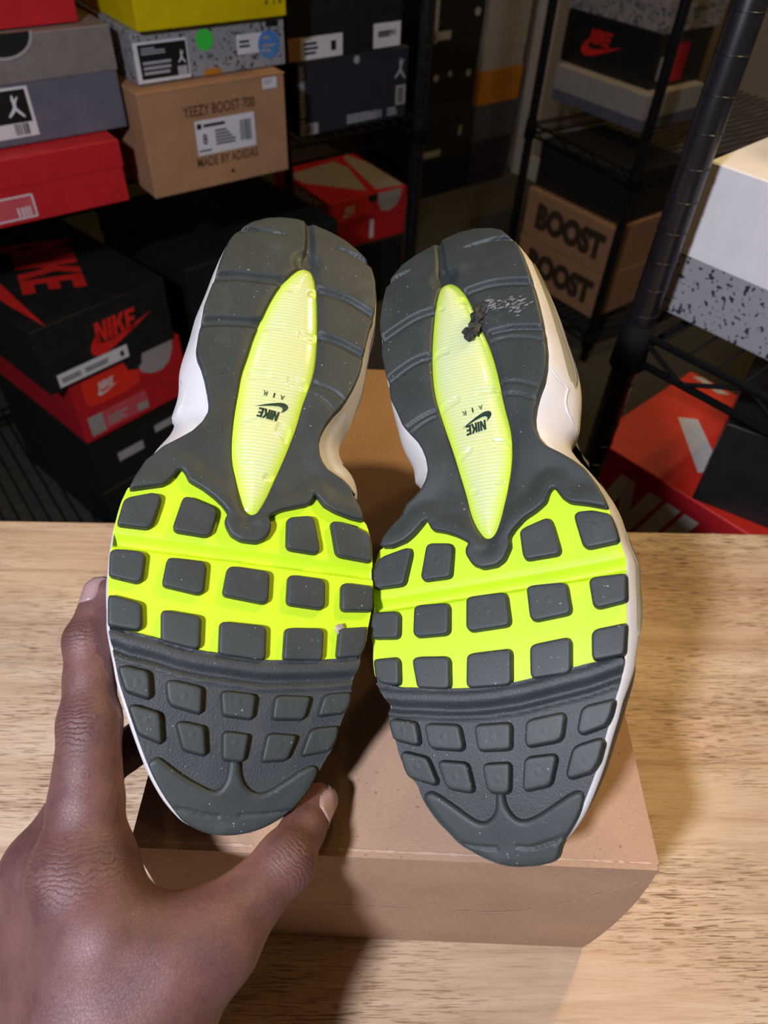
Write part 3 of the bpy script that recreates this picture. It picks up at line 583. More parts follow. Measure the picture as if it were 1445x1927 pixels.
-6.3],[50.2,5.5],[49.1,6.7],[41.2,5.9],[40.5,4.7],[40.0,-5.9],[40.9,-7.2]],[[50.1,12.4],[51.3,14.4],[53.5,26.1],[52.4,27.4],[44.8,25.6],[43.4,23.6],[41.5,12.7],[42.7,11.5]],[[54.4,33.4],[55.8,35.3],[58.0,45.7],[52.2,43.7],[48.8,41.6],[45.8,
32.9],[47.1,31.2]],[[38.9,-39.6],[39.5,-37.8],[37.6,-29.0],[36.4,-27.8],[28.3,-24.7],[27.2,-26.1],[29.9,-36.8],[33.6,-38.6]],[[35.6,-23.9],[36.2,-22.4],[35.6,-12.7],[34.3,-11.6],[25.8,-10.2],[24.8,-11.7],[25.9,-20.0],[27.3,-21.5]],[[34.4,
-5.8],[35.3,-4.3],[35.8,4.2],[34.9,5.1],[26.1,4.0],[24.8,2.7],[24.9,-3.4],[26.2,-4.8]],[[36.7,10.6],[37.8,12.4],[38.9,21.7],[37.8,22.9],[28.9,19.9],[27.8,18.4],[25.9,10.0],[26.9,9.0]],[[40.6,28.8],[42.0,30.7],[44.5,39.0],[43.4,40.4],[36.6,
37.8],[32.9,35.0],[30.4,26.9],[31.7,25.5]]],
"cap":[[22.6,-31.7],[24.5,-30.5],[25.1,-28.4],[24.6,-26.3],[20.8,-19.7],[16.1,-13.0],[14.1,-8.5],[15.7,-5.2],[18.5,-2.9],[22.8,-2.2],[25.6,-1.9],[25.7,1.7],[21.5,1.6],[17.4,3.8],[15.4,7.0],[17.7,13.2],[22.8,21.1],[26.0,26.4],[26.9,29.4],
[25.4,31.4],[19.0,29.1],[12.8,24.9],[7.9,20.7],[2.8,19.0],[0.8,14.7],[-0.2,8.8],[-0.8,2.7],[-0.3,-2.5],[1.5,-8.5],[4.0,-13.6],[6.2,-18.1],[10.0,-21.7],[14.1,-26.1],[19.1,-29.8]],
"groove":[[[[264.9,-47.8],[268.6,-42.1],[270.7,-32.6]],1.6,2.6,"taper"],[[[231.1,-49.2],[235.8,-39.8],[239.6,-31.0],[240.7,-21.9]],2.8,2.6,""],[[[206.5,-46.3],[211.2,-39.2],[215.2,-31.1],[215.9,-24.7]],2.8,2.6,""],[[[180.7,-35.6],[184.8,
-28.8],[187.2,-21.1]],1.2,1.2,""],[[[177.7,-33.2],[182.7,-25.9],[184.8,-18.8]],0.8,0.8,""],[[[272.8,18.6],[275.5,11.9],[276.4,3.1],[275.8,-5.9]],1.9,3.0,"taper"],[[[242.5,28.3],[246.9,13.5],[247.7,5.1],[246.8,-3.6]],2.8,2.6,""],[[[217.2,
30.7],[220.0,21.3],[221.4,14.2],[221.3,6.9]],1.8,2.2,""],[[[210.5,30.7],[213.6,25.3],[217.2,14.0],[216.2,6.7]],0.8,0.8,""],[[[188.4,27.2],[193.7,18.1],[194.8,10.2]],0.8,0.8,""],[[[182.9,24.7],[187.5,17.8],[188.8,10.9]],1.0,1.0,""],[[[287.9,
-20.7],[275.8,-18.4],[266.0,-17.7],[259.0,-16.0]],2.6,2.6,"chan"]],
"pocket":[[259.1,-16.2]],
"vg":[[97.8,-53.6],[100.2,-19.7],[102.7,13.9],[104.5,37.3],[106.7,57.2]],
"slit":[[[8.1,-22.7],[6.3,-17.3],[5.4,-10.3],[5.5,-3.3]],[[6.4,4.8],[6.1,9.6],[8.4,16.4],[10.7,22.8]]],
"mark":{"air_text":[183.5,-3.2],
"nike":[174.7,-1.9],
"swoosh":[178.4,-1.5]},"textdir":[[184.5,1.4],[183.0,-7.7]],
"tab":[[[240.2,-19.4],[244.0,-18.9],[242.3,-14.9],[239.1,-15.4]],[[245.3,-9.9],[245.0,-5.1],[240.3,-4.2],[241.3,-9.5]],[[218.1,-21.7],[220.3,-13.4],[215.3,-12.5],[213.9,-21.7]],[[194.0,-1.9],[195.9,9.4],[190.3,10.5],[190.0,-1.6]],[[189.9,
-19.7],[193.2,-9.3],[188.9,-8.0],[185.1,-17.9]],[[169.2,4.3],[167.2,12.9],[162.6,13.1],[165.5,4.6]],[[162.8,-11.9],[167.4,-3.7],[163.7,-3.4],[159.3,-10.6]],[[147.0,3.9],[149.6,10.3],[145.2,10.1],[145.1,4.6]],[[145.9,-6.5],[147.9,-1.7],
[143.4,-1.4],[143.1,-5.8]]],
"debris":[[229.2,0.7]],
"scuff":[[236.1,2.8],[234.5,12.1],[231.2,21.9]]}}
""")
def prof(s):
    s = np.asarray(s, float)
    return -0.013 * np.clip((0.085 - s) / 0.085, 0, 2) ** 2 - 0.006 * np.clip((s - 0.24) / 0.045, 0, 2) ** 2
def L2(pts): return np.array([(b * 0.001, a * 0.001) for a, b in pts])          # (s,l) mm -> (x=l, y=s) metres
def chaikin(P, n=2, closed=True):
    P = np.asarray(P)
    for _ in range(n):
        Q = np.roll(P, -1, 0) if closed else P[1:]
        A = P if closed else P[:-1]
        N = np.empty((2 * len(A), 2)); N[0::2] = A * .75 + Q * .25; N[1::2] = A * .25 + Q * .75
        P = N if closed else np.vstack([P[:1], N, P[-1:]])
    return P
def fillet(P, r):
    P = np.asarray(P); out = []; n = len(P)
    for i in range(n):
        p, a, b = P[i], P[i - 1], P[(i + 1) % n]
        la, lb = np.linalg.norm(a - p), np.linalg.norm(b - p)
        ca, cb = min(r, la * .45), min(r, lb * .45)
        A, B = p + (a - p) / la * ca, p + (b - p) / lb * cb
        for t in (0, .33, .67, 1): out.append(A * (1 - t) ** 2 + p * 2 * t * (1 - t) + B * t * t)
    return np.array(out)
def resample(P, step, closed=True):
    Q = np.vstack([P, P[:1]]) if closed else P
    d = np.linalg.norm(np.diff(Q, axis=0), axis=1); c = np.concatenate([[0], np.cumsum(d)])
    n = max(4, int(round(c[-1] / step))); t = np.linspace(0, c[-1], n + 1)
    if closed: t = t[:-1]
    return np.stack([np.interp(t, c, Q[:, i]) for i in (0, 1)], 1)
def area(P): return 0.5 * np.sum(P[:, 0] * np.roll(P[:, 1], -1) - np.roll(P[:, 0], -1) * P[:, 1])
def inside(pts, P):
    x, y = pts[:, 0][:, None], pts[:, 1][:, None]; x0, y0 = P[:, 0], P[:, 1]; x1, y1 = np.roll(x0, -1), np.roll(y0, -1)
    with np.errstate(divide='ignore', invalid='ignore'):
        c = ((y0 > y) != (y1 > y)) & (x < (x1 - x0) * (y - y0) / (y1 - y0) + x0)
    return c.sum(1) % 2 == 1
def pdist(pts, P, closed=True, par=False):
    A = P if closed else P[:-1]; B = np.roll(P, -1, 0) if closed else P[1:]
    out = np.empty(len(pts)); tt = np.empty(len(pts)); seg = B - A; l2 = (seg ** 2).sum(1) + 1e-18
    for i in range(0, len(pts), 4000):
        q = pts[i:i + 4000][:, None, :] - A[None]
        t = np.clip((q * seg).sum(2) / l2, 0, 1)
        dd = ((q - t[..., None] * seg) ** 2).sum(2); k = dd.argmin(1)
        out[i:i + 4000] = np.sqrt(dd[np.arange(len(k)), k]); tt[i:i + 4000] = (k + t[np.arange(len(k)), k]) / len(A)
    return (out, tt) if par else out
def sstep(a, b, x):
    t = np.clip((x - a) / (b - a), 0, 1); return t * t * (3 - 2 * t)
def round_edge(d, b): return -b * (1 - np.sqrt(np.clip(1 - (1 - np.clip(d / b, 0, 1)) ** 2, 0, 1)))

def patch(name, poly, hfun, mat, parent, spacing=0.0016, holes=(), rings=(0.0003, 0.0008, 0.0015), skirt=-0.003, draft=0.0, bstep=0.0012, attr=None):
    loops = [poly if area(poly) > 0 else poly[::-1]] + [h if area(h) < 0 else h[::-1] for h in holes]
    loops = [resample(l, bstep) for l in loops]
    allp, edges = [], []; n = 0
    for l in loops:
        allp.append(l); m = len(l); edges += [(n + i, n + (i + 1) % m) for i in range(m)]; n += m
    def dist(p): return np.min([pdist(p, l) for l in loops], 0)
    def ins(p):
        r = inside(p, loops[0])
        for l in loops[1:]: r &= ~inside(p, l)
        return r
    extra = []
    for l in loops:
        t = np.roll(l, -1, 0) - np.roll(l, 1, 0); t /= np.linalg.norm(t, axis=1)[:, None] + 1e-12
        nin = np.stack([-t[:, 1], t[:, 0]], 1)
        for r in rings: extra.append(l + nin * r)
    lo, hi = loops[0].min(0), loops[0].max(0)
    gx, gy = np.meshgrid(np.arange(lo[0], hi[0], spacing), np.arange(lo[1], hi[1], spacing)); gx[1::2] += spacing / 2
    g = np.stack([gx.ravel(), gy.ravel()], 1)
    g = g[ins(g)]; g = g[dist(g) > (max(rings) if rings else 0) + spacing * .45]
    ex = []
    if extra:
        k = len(loops[0])
        for r, e in zip(list(rings) * len(loops), extra):
            q = e[ins(e)]
            if len(q): ex.append(q[dist(q) > r * .9])
    pts = np.vstack(allp + ex + [g]) if len(g) else np.vstack(allp + ex)
    res = geometry.delaunay_2d_cdt([Vector((float(a), float(b))) for a, b in pts], edges, [], 0, 1e-7, False)
    P = np.array([(v.x, v.y) for v in res[0]]); T = np.array([f for f in res[2] if len(f) == 3], int)
    T = T[ins(P[T].mean(1))]
    a, b, c = P[T[:, 0]], P[T[:, 1]], P[T[:, 2]]
    cr = (b[:, 0] - a[:, 0]) * (c[:, 1] - a[:, 1]) - (b[:, 1] - a[:, 1]) * (c[:, 0] - a[:, 0])
    T[cr < 0] = T[cr < 0][:, ::-1]
    d = dist(P); h = hfun(P, d)
    V = np.column_stack([P[:, 0], P[:, 1], prof(P[:, 1]) + h])
    E = np.concatenate([T[:, [0, 1]], T[:, [1, 2]], T[:, [2, 0]]])
    key = {}
    for i, j in E.tolist(): key[(i, j)] = key.get((i, j), 0) + 1
    bd = [(i, j) for (i, j) in key if (j, i) not in key]
    nv = len(V); idx = {}; nor = {}
    for i, j in bd:
        e = P[j] - P[i]; q = np.array([e[1], -e[0]]); q = q / (np.linalg.norm(q) + 1e-12)
        for k in (i, j): nor[k] = nor.get(k, 0) + q
    top, bot = [], []
    for k in nor:
        q = nor[k] / (np.linalg.norm(nor[k]) + 1e-12); idx[k] = len(top)
        top.append(V[k]); pp = P[k] + q * draft; bot.append((pp[0], pp[1], float(prof(pp[1])) + skirt))
    nt = len(top)
    F = T.tolist() + [[nv + idx[j], nv + idx[i], nv + nt + idx[i], nv + nt + idx[j]] for i, j in bd]
    VV = np.vstack([V, np.array(top), np.array(bot)])
    o = mesh_obj(name, VV, F, mat, parent, True)
    if attr:
        at = o.data.attributes.new(attr, 'FLOAT', 'POINT'); vals = np.zeros(len(VV), np.float32); vals[:nv] = np.clip(d / 0.010, 0, 1)
        at.data.foreach_set('value', vals)
    return o

FLARE = {'L': ([(0, -1), (10, 2), (40, 2.5), (70, 1.5), (140, 1.5), (150, 4), (158, 10), (167, 15.5), (176, 16), (184, 13), (199, 7), (214, 5), (238, 4), (283, 3)],
               [(0, -4), (40, -4), (70, -1), (130, -1), (140, 4), (147, 12), (156, 15), (167, 13), (172, 10), (190, 6), (230, 4.5), (283, 3)]),
         'R': ([(0, -2), (60, -1), (140, -1), (148, 3), (157, 11), (165, 13), (184, 8), (198, 5), (230, 3.5), (285, 3)],
               [(0, -1.5), (8, 0), (16, 2.2), (26, 3.2), (56, 4), (82, 4), (97, 4), (104, 3.5), (115, 2.5), (131, 3), (148, 1.5), (156, 4), (165, 10), (174, 14.5), (184, 14.5), (194, 12), (208, 9), (222, 7), (256, 4.5), (270, 3), (290, 2)])}

def wall_rings(k, D):
    out = resample(chaikin(L2(D['outline']), 2), 0.0022)
    if area(out) < 0: out = out[::-1]
    t = np.roll(out, -2, 0) - np.roll(out, 2, 0); t /= np.linalg.norm(t, axis=1)[:, None]
    nor = np.stack([t[:, 1], -t[:, 0]], 1)
    for _ in range(6): nor = (np.roll(nor, 1, 0) + nor * 2 + np.roll(nor, -1, 0)) / 4
    nor /= np.linalg.norm(nor, axis=1)[:, None]
    s = out[:, 1] * 1000
    fl = np.interp(s, *zip(*FLARE[k][0])); fr = np.interp(s, *zip(*FLARE[k][1]))
    w = sstep(-0.6, 0.6, nor[:, 0]); f = fl * (1 - w) + fr * w
    for _ in range(4): f = (np.roll(f, 1) + f * 2 + np.roll(f, -1)) / 4
    return out, nor, f * 0.001

def sneaker(k, label):
    D = SHOE[k]
    root = bpy.data.objects.new('sneaker', None); COL.objects.link(root); root.empty_display_size = 0.02
    T, S, Lx, N = (Vector(D[q]) for q in 'TSLN')
    root.matrix_world = Matrix(((Lx.x, S.x, N.x, T.x), (Lx.y, S.y, N.y, T.y), (Lx.z, S.z, N.z, T.z), (0, 0, 0, 1)))
    tag(root, label, 'sneaker', 'pair of sneakers held soles outward')
    MW = root.matrix_world.copy()
    air = chaikin(L2(D['air']), 2)
    # ---- dark rubber of heel, waist and wings
    heel = fillet(L2(D['heel']), 0.0009); wing = chaikin(L2(D['wing']), 1, False)
    grooves = [(chaikin(L2(g[0]), 2, False), g[1] * .001, g[2] * .001, g[3]) for g in D['groove']]
    pocket = L2(D['pocket'])[0]
    outl = chaikin(L2(D['outline']), 2)
    def h_heel(P, d):
        h = 0.0034 + round_edge(d, 0.0011)
        dw = pdist(P, wing, False)
        h += 0.0012 * (1 - sstep(0.003, 0.010, dw))
        da = pdist(P, air)
        waist = sstep(0.125, 0.15, P[:, 1]) * (1 - sstep(0.165, 0.195, P[:, 1]))
        h -= 0.0016 * waist * sstep(0.0, 0.012, pdist(P, outl))
        h -= 0.0006 * (1 - sstep(0, 0.004, da))
        for poly, hw, dp, kind in grooves:
            dd, t = pdist(P, poly, False, True)
            w = hw * (np.clip(1.15 - t, 0.12, 1) if kind == 'taper' else (0.7 + 0.7 * t if kind == 'chan' else 1.0))
            h -= dp * (1 - sstep(w * .2, w * 1.05, dd))
        pr = np.linalg.norm(P - pocket, axis=1)
        h -= 0.0022 * (1 - sstep(0.003, 0.0085, pr))
        return np.maximum(h, -0.0002)
    patch('heel_tread', heel, h_heel, M['rubber'], root, 0.0008, [air], skirt=-0.004, draft=0.0004)
    # ---- volt forefoot panel with a flex groove
    vg = chaikin(L2(D['vg']), 2, False)
    o_ = np.argsort(vg[:, 0]); vx, vy = vg[o_, 0], vg[o_, 1]
    def h_volt(P, d):
        x = P[:, 1] - np.interp(P[:, 0], vx, vy)
        h = np.where(x >= 0, -0.0034 * (1 - np.clip(x / 0.0070, 0, 1)), -0.0034 * (1 - sstep(0.0, 0.0018, -x)))
        h = h + 0.0009 * np.exp(-((x - 0.0045) / 0.0016) ** 2)
        return h
    patch('volt_panel', chaikin(L2(D['volt']), 1), h_volt, M['volt'], root, 0.0007, rings=(), skirt=-0.004)
    # ---- toe plate with the fluted flex band
    n0 = len(SHOE[k]['toe'])
    toe = chaikin(L2(D['toe']), 1)
    bandp = L2(D['band'])
    o_ = np.argsort(bandp[:, 0]); bx, by = bandp[o_, 0], bandp[o_, 1]
    cf = np.polyfit(bx, by, 2); xs = np.linspace(-0.07, 0.07, 60)
    yb = np.interp(xs, bx, by); yb[xs < bx[0]] = np.polyval(cf, xs[xs < bx[0]]); yb[xs > bx[-1]] = np.polyval(cf, xs[xs > bx[-1]])
    def h_toe(P, d):
        x = np.interp(P[:, 0], xs, yb) - P[:, 1]
        b = 0.0024 * np.exp(-(np.clip(np.abs(x - 0.0036) - 0.0014, 0, 1) / 0.0014) ** 2)
        b = np.maximum(b, 0.0016 * (1 - sstep(0.0, 0.002, x)))
        b = b - 0.0010 * np.exp(-((x - 0.0082) / 0.0012) ** 2)
        b = b + 0.0012 * np.exp(-((x - 0.0108) / 0.0009) ** 2)
        return b * (1 - sstep(0.0118, 0.0125, x)) + 0.0
    patch('toe_plate', toe, h_toe, M['rubber_toe'], root, 0.0010, rings=(), skirt=-0.004)
    # ---- lugs
    for i, q in enumerate(D['lug']):
        P0 = fillet(L2(q), 0.0014); c0 = P0.mean(0)
        ht = 0.0036 if i < 14 else 0.0034
        dim = 1.0 if i >= 14 or i in (0, 1, 2, 3, 6, 7) else 0.0
        def h_lug(P, d, c0=c0, ht=ht, dim=dim):
            r = np.linalg.norm(P - c0, axis=1)
            return ht + round_edge(d, 0.0009) + dim * (0.00035 * np.exp(-(r / 0.0007) ** 2) - 0.00012 * np.exp(-((r - 0.0013) / 0.0005) ** 2))
        patch('tread_lug', P0, h_lug, M['rubber'], root, 0.0011, rings=(0.00025, 0.0006, 0.0010), skirt=-0.0005, draft=0.0007 if i >= 14 else 0.0004, bstep=0.0009)
    # ---- toe cap
    cap = chaikin(L2(D['cap']), 2); slits = [chaikin(L2(g), 2, False) for g in D['slit']]
    def h_cap(P, d):
        do = pdist(P, outl)
        e = np.where(do < d + 0.0006, 0.0, 1.0)
        h = 0.0025 + round_edge(d, 0.0022) * sstep(0.0, 0.003, do) + round_edge(d, 0.0008) * (1 - sstep(0.0, 0.003, do))
        for g in slits: h -= 0.0007 * (1 - sstep(0.0002, 0.0008, pdist(P, g, False)))
        return h
    patch('toe_cap', cap, h_cap, M['rubber'], root, 0.0007, rings=(0.0003, 0.0008, 0.0015, 0.0022), skirt=-0.003, draft=0.0003)
    # ---- air cushion
    tabs = [fillet(L2(g), 0.0012) for g in D['tab']]
    def h_air(P, d):
        h = 0.0006 + 0.0030 * (1 - np.exp(-d / 0.0045))
        for g in tabs:
            dd = pdist(P, g); sgn = inside(P, g)
            h += np.where(sgn, -0.0006 * sstep(0.0, 0.0009, dd), 0.0) + 0.00025 * np.exp(-(dd / 0.0007) ** 2)
        return h
    ac = patch('air_cushion', air, h_air, M['air'], root, 0.0009, rings=(0.0003, 0.0007, 0.0012), skirt=-0.004, attr='edge')
    def on_air(polys, name, mat, lift=0.00035):
        # flat print following the cushion's dome: reading direction runs to image left
        c, ang = base
        V, F = flat_mesh(polys, 0.0)
        ca, sa = math.cos(ang), math.sin(ang)
        P = np.array([(c[0] + ca * v[0] - sa * v[1], c[1] + sa * v[0] + ca * v[1]) for v in V])
        d = pdist(P, air); z = prof(P[:, 1]) + h_air(P, d) + lift
        G = []
        for f in F:
            a, b, cc = P[f[0]], P[f[1]], P[f[2]]
            G.append(f if (b[0] - a[0]) * (cc[1] - a[1]) - (b[1] - a[1]) * (cc[0] - a[0]) > 0 else f[::-1])
        mesh_obj(name, np.column_stack([P, z]), G, mat, ac)
    td = [L2([q])[0] for q in D['textdir']]; dv = td[1] - td[0]; base = (L2([D['mark']['nike']])[0], math.atan2(dv[1], dv[0]))
    on_air(wordmark(-0.0048, -0.0024, 0.0096, 0.0048, 0.12), 'wordmark', M['ink'])
    base = (L2([D['mark']['swoosh']])[0], base[1])
    on_air(swoosh(-0.0072, -0.0028, 0.0146, 0.0050), 'swoosh_print', M['ink'])
    base = (L2([D['mark']['air_text']])[0], base[1])
    for ch, x in (('A', -0.0048), ('I', -0.0004), ('R', 0.0030)):
        on_air(text_polys(ch, x, -0.0012, 0.0006 if ch == 'I' else 0.0019, 0.0024, 0.0), 'letter', M['ink'])
    # ---- midsole, mudguard and upper, lofted behind the outsole
    out, nor, f = wall_rings(k, D); n = len(out); s = out[:, 1]
    hf = np.interp(s, [0, .055, .085, .12, .17, .28], [.0035, .004, .012, .019, .027, .031])
    tw = 1 - sstep(0.055, 0.095, s)
    pr = prof(s)
    prof_rows = [(-0.0004, -.0002, 0), (-0.02, 0.0, .06), (-.10, .0002, .24), (-.25, .0003, .52), (-.45, .0003, .84), (-.65, .0003, 1.0), (-.85, .0002, 1.0), (-1.0, -.0004, .90)]
    V = []
    for a, b, c in prof_rows:
        q = out + nor * (b + f * c * (1 - .55 * tw))[:, None]
        V.append(np.column_stack([q, pr + a * hf - 0.0006]))
    def loft(rows, name, mat, capit=True):
        F = []; m = len(rows)
        for r in range(m - 1):
            for i in range(n): F.append([r * n + (i + 1) % n, r * n + i, (r + 1) * n + i, (r + 1) * n + (i + 1) % n])
        if capit: F.append([(m - 1) * n + i for i in range(n)][::-1])
        return mesh_obj(name, np.vstack(rows), F, mat, root, True)
    loft(V, 'midsole', M['foam'])
    # clear windows in the side of the right shoe's midsole
    cx = np.interp(s, [0.0, .05, .1, .2, .29], [np.mean(out[:, 0])] * 5)
    hm = np.interp(s, [0, .055, .09, .12, .2, .28], [.017, .021, .018, .014, .010, .010])
    M0 = []
    for a, c in ((0.0, .90), (.25, 1.0), (.6, .92), (1.0, .70)):
        cc = c * (1 - tw) + (0.45 + 0.75 * math.sin(min(1, a * 1.4) * 1.57)) * tw
        q = out + nor * (f * cc - 0.0006 - 0.0035 * a)[:, None]
        M0.append(np.column_stack([q, pr - hf - a * hm]))
    loft(M0, 'mudguard', M['mud'])
    mid = np.interp(s, [0, .06, .12, .2, .285], [np.mean(out[:, 0])] * 5)
    spine_y = np.clip(s, 0.035, 0.262)
    bump_ = (0.011 if k == 'R' else 0.012) * np.exp(-((s - (.163 if k == 'R' else .147)) / .02) ** 2) * sstep(0.1, 0.6, nor[:, 0])
    base_r = out + nor * (f * .6 - 0.0041 + bump_)[:, None]
    Hs0 = np.interp(s, [0, .03, .06, .1, .14, .17, .2, .27, .29], [.034, .043, .051, .064, .082, .090, .088, .086, .08])
    def rows_for(A, angs=(0, 12, 26, 40, 54, 66, 76, 84, 89)):
        H = Hs0 + A * np.exp(-((s - .150) / .028) ** 2); rows = []
        for ang in angs:
            a = math.radians(ang); ca = math.cos(a) ** 0.8; sa = math.sin(a)
            x = mid + (base_r[:, 0] - mid) * ca; y = spine_y + (base_r[:, 1] - spine_y) * ca
            z0 = pr - hf - hm + 0.0006
            z = z0 + (-(H - hf - hm)) * sa + (pr * -0.0)
            rows.append(np.column_stack([x, y, z]))
        return rows
    lo, hi = -0.03, 0.06
    for _ in range(26):
        A = (lo + hi) / 2; R_ = np.vstack(rows_for(A)); zmin = min((MW @ Vector(p)).z for p in R_[::3])
        if zmin > BH + 0.0006: lo = A
        else: hi = A
    loft(rows_for(lo), 'upper', M['upper'])
    for a0, a1, mt, off in ((4, 16, 'stripe1', .0016), (17, 29, 'stripe2', .0012)):
        rw = rows_for(lo, (a0, (a0 + a1) / 2, a1)); mid_ = rw[1]
        rw = [r + np.column_stack([nor * o_, np.zeros(n)]) for r, o_ in zip(rw, (-.0006, off, -.0006))]
        loft(rw, 'side_stripe', M[mt], False)
    # padded collar and dark opening
    th = np.linspace(0, 2 * math.pi, 40, endpoint=False)
    zc = -0.088
    v, fc = tube([(np.mean(out[:, 0]) + 0.026 * math.cos(a), 0.222 + 0.042 * math.sin(a), zc + 0.004 * math.sin(a)) for a in th], 0.006, 8, True)
    mesh_obj('collar', v, fc, M['upper'], root, True)
    v = [(np.mean(out[:, 0]) + 0.024 * math.cos(a), 0.222 + 0.040 * math.sin(a), zc - 0.0015) for a in th]
    mesh_obj('collar_opening', v, [list(range(40))[::-1]], M['lining'], root)
    rid = {'R': [(30.2, 202.0, -0.9), (32.0, 198.4, -3.1), (33.8, 195.5, -5.8), (35.7, 194.1, -8.6), (36.7, 192.4, -10.4), (35.7, 188.9, -9.8), (35.1, 185.3, -10.0), (35.6, 181.5, -11.4), (36.8, 177.9, -14.5), (38.1, 176.3, -21.0)],
           'L': [(-41.8, 191.5, -15.5), (-39.8, 186.7, -11.6), (-38.7, 182.5, -10.3), (-39.0, 178.3, -10.5), (-40.4, 174.6, -12.0), (-41.8, 171.3, -15.9)]}[k]
    tv, tf = tube([tuple(c_ * .001 for c_ in q) for q in rid], [.0002] + [.00065] * (len(rid) - 2) + [.0002], 8)
    mesh_obj('midsole_ridge', tv, tf, M['foam'], root, True)
    if k == 'R':
        tw_all = 1 - sstep(0.055, 0.095, s)
        def window(s0, s1, c0, c1, wd):
            cand = np.where((nor[:, 0] > 0.3) & (s > s0) & (s < s1) & (out[:, 0] > 0))[0]; cand = cand[np.argsort(s[cand])]
            Vw, Fw = [], []; m = len(cand); q = 7
            for j, i in enumerate(cand):
                u = j / (m - 1.0); e = math.sqrt(max(0, 1 - (2 * u - 1) ** 6)); cc = c0 + (c1 - c0) * u
                for r in range(q):
                    vv = (r / (q - 1.0) - .5) * wd * e; dep = cc + vv
                    fa = np.interp(dep, [0, .10, .25, .45, .65, .85, 1], [0.06, .24, .52, .84, 1.0, 1.0, .90])
                    lift = 0.0007 * math.cos((r / (q - 1.0) - .5) * math.pi) + 0.0003
                    p = out[i] + nor[i] * (f[i] * fa * (1 - .55 * tw_all[i]) + lift); Vw.append((p[0], p[1], pr[i] - dep * hf[i] - 0.0006))
            for j in range(m - 1):
                for r in range(q - 1): Fw.append([j * q + r, (j + 1) * q + r, (j + 1) * q + r + 1, j * q + r + 1])
            mesh_obj('air_window', Vw, Fw, M['window'], root, True)
        window(0.196, 0.268, .50, .42, .36)
        window(0.080, 0.124, .55, .55, .42)
    return root, D, MW, h_heel

sl = sneaker('L', 'left sneaker seen from its sole, volt yellow forefoot, gripped at the toe by a hand')
sr = sneaker('R', 'right sneaker seen from its sole with torn rubber beside its volt air cushion')

# torn flap and scuff on the right heel, grit stuck in the left forefoot
D = SHOE['R']; c = L2([D['debris'][0]])[0]; rr = random.Random(11)
def chunk(name, c, blobs, mat, parent, z0, seed):
    rr = random.Random(seed); bm = bmesh.new()
    for dx, dy, r, sx, sy, rot in blobs:
        g = bmesh.ops.create_icosphere(bm, subdivisions=2, radius=r)
        for v in g['verts']:
            j = 1 + rr.uniform(-.38, .38); x, y = v.co.x * sx * j, v.co.y * sy * j
            v.co = Vector((c[0] + dx + x * math.cos(rot) - y * math.sin(rot), c[1] + dy + x * math.sin(rot) + y * math.cos(rot), z0 + v.co.z * .55 * j))
    me = bpy.data.meshes.new(name); bm.to_mesh(me); bm.free(); me.materials.append(mat)
    o = bpy.data.objects.new(name, me); COL.objects.link(o); o.parent = parent; return o
chunk('torn_rubber', c, [(0.0015, 0.004, .0030, .9, 1.3, .3), (0.0, 0.0, .0032, 1.0, 1.2, .6), (-.002, -.0045, .0034, 1.1, 1.0, -.3), (-.004, -.008, .0026, .9, 1.1, .2), (.003, .007, .0022, 1.2, .8, 0), (-.0055, -.005, .0018, 1, 1, 0)], M['torn'], sr[0], 0.0045, 5)
sc_ = chaikin(L2(D['scuff']), 2, False); Vs, Fs = [], []
rr = random.Random(8)
for i in range(90):
    t = rr.random(); p = sc_[int(t * (len(sc_) - 1))] + np.array([rr.gauss(0, .002), rr.gauss(0, .0018)])
    r = rr.uniform(.0003, .0011); a0 = rr.uniform(0, 6); o = len(Vs); m = 6
    q = np.array([(p[0] + r * rr.uniform(.5, 2.2) * math.cos(a0 + 6.283 * j / m), p[1] + r * rr.uniform(.4, 1) * math.sin(a0 + 6.283 * j / m)) for j in range(m)])
    zz = prof(q[:, 1]) + sr[3](q, np.full(m, .02)) + 0.00025 + 0.00001 * i
    Vs += [(a, b, c_) for (a, b), c_ in zip(q, zz)]; Fs.append(list(range(o, o + m)))
sco = mesh_obj('scuff_mark', Vs, Fs, M['scuff'], sr[0])
D = SHOE['L']; c = L2([D['debris'][0]])[0]
pb = chunk('pebble', c, [(0, 0, .0013, 1, 1.1, 0), (.0008, .0007, .0011, 1, 1, 0), (-.0007, -.0006, .0009, 1, 1, 0), (-.0002, -.0018, .0007, 1, 1, 0)], M['pebble'], None, 0.0022, 3)
pb.matrix_world = sl[2]
tag(pb, 'tiny grey crumb of grit stuck on the volt forefoot of the left sneaker', 'grit')

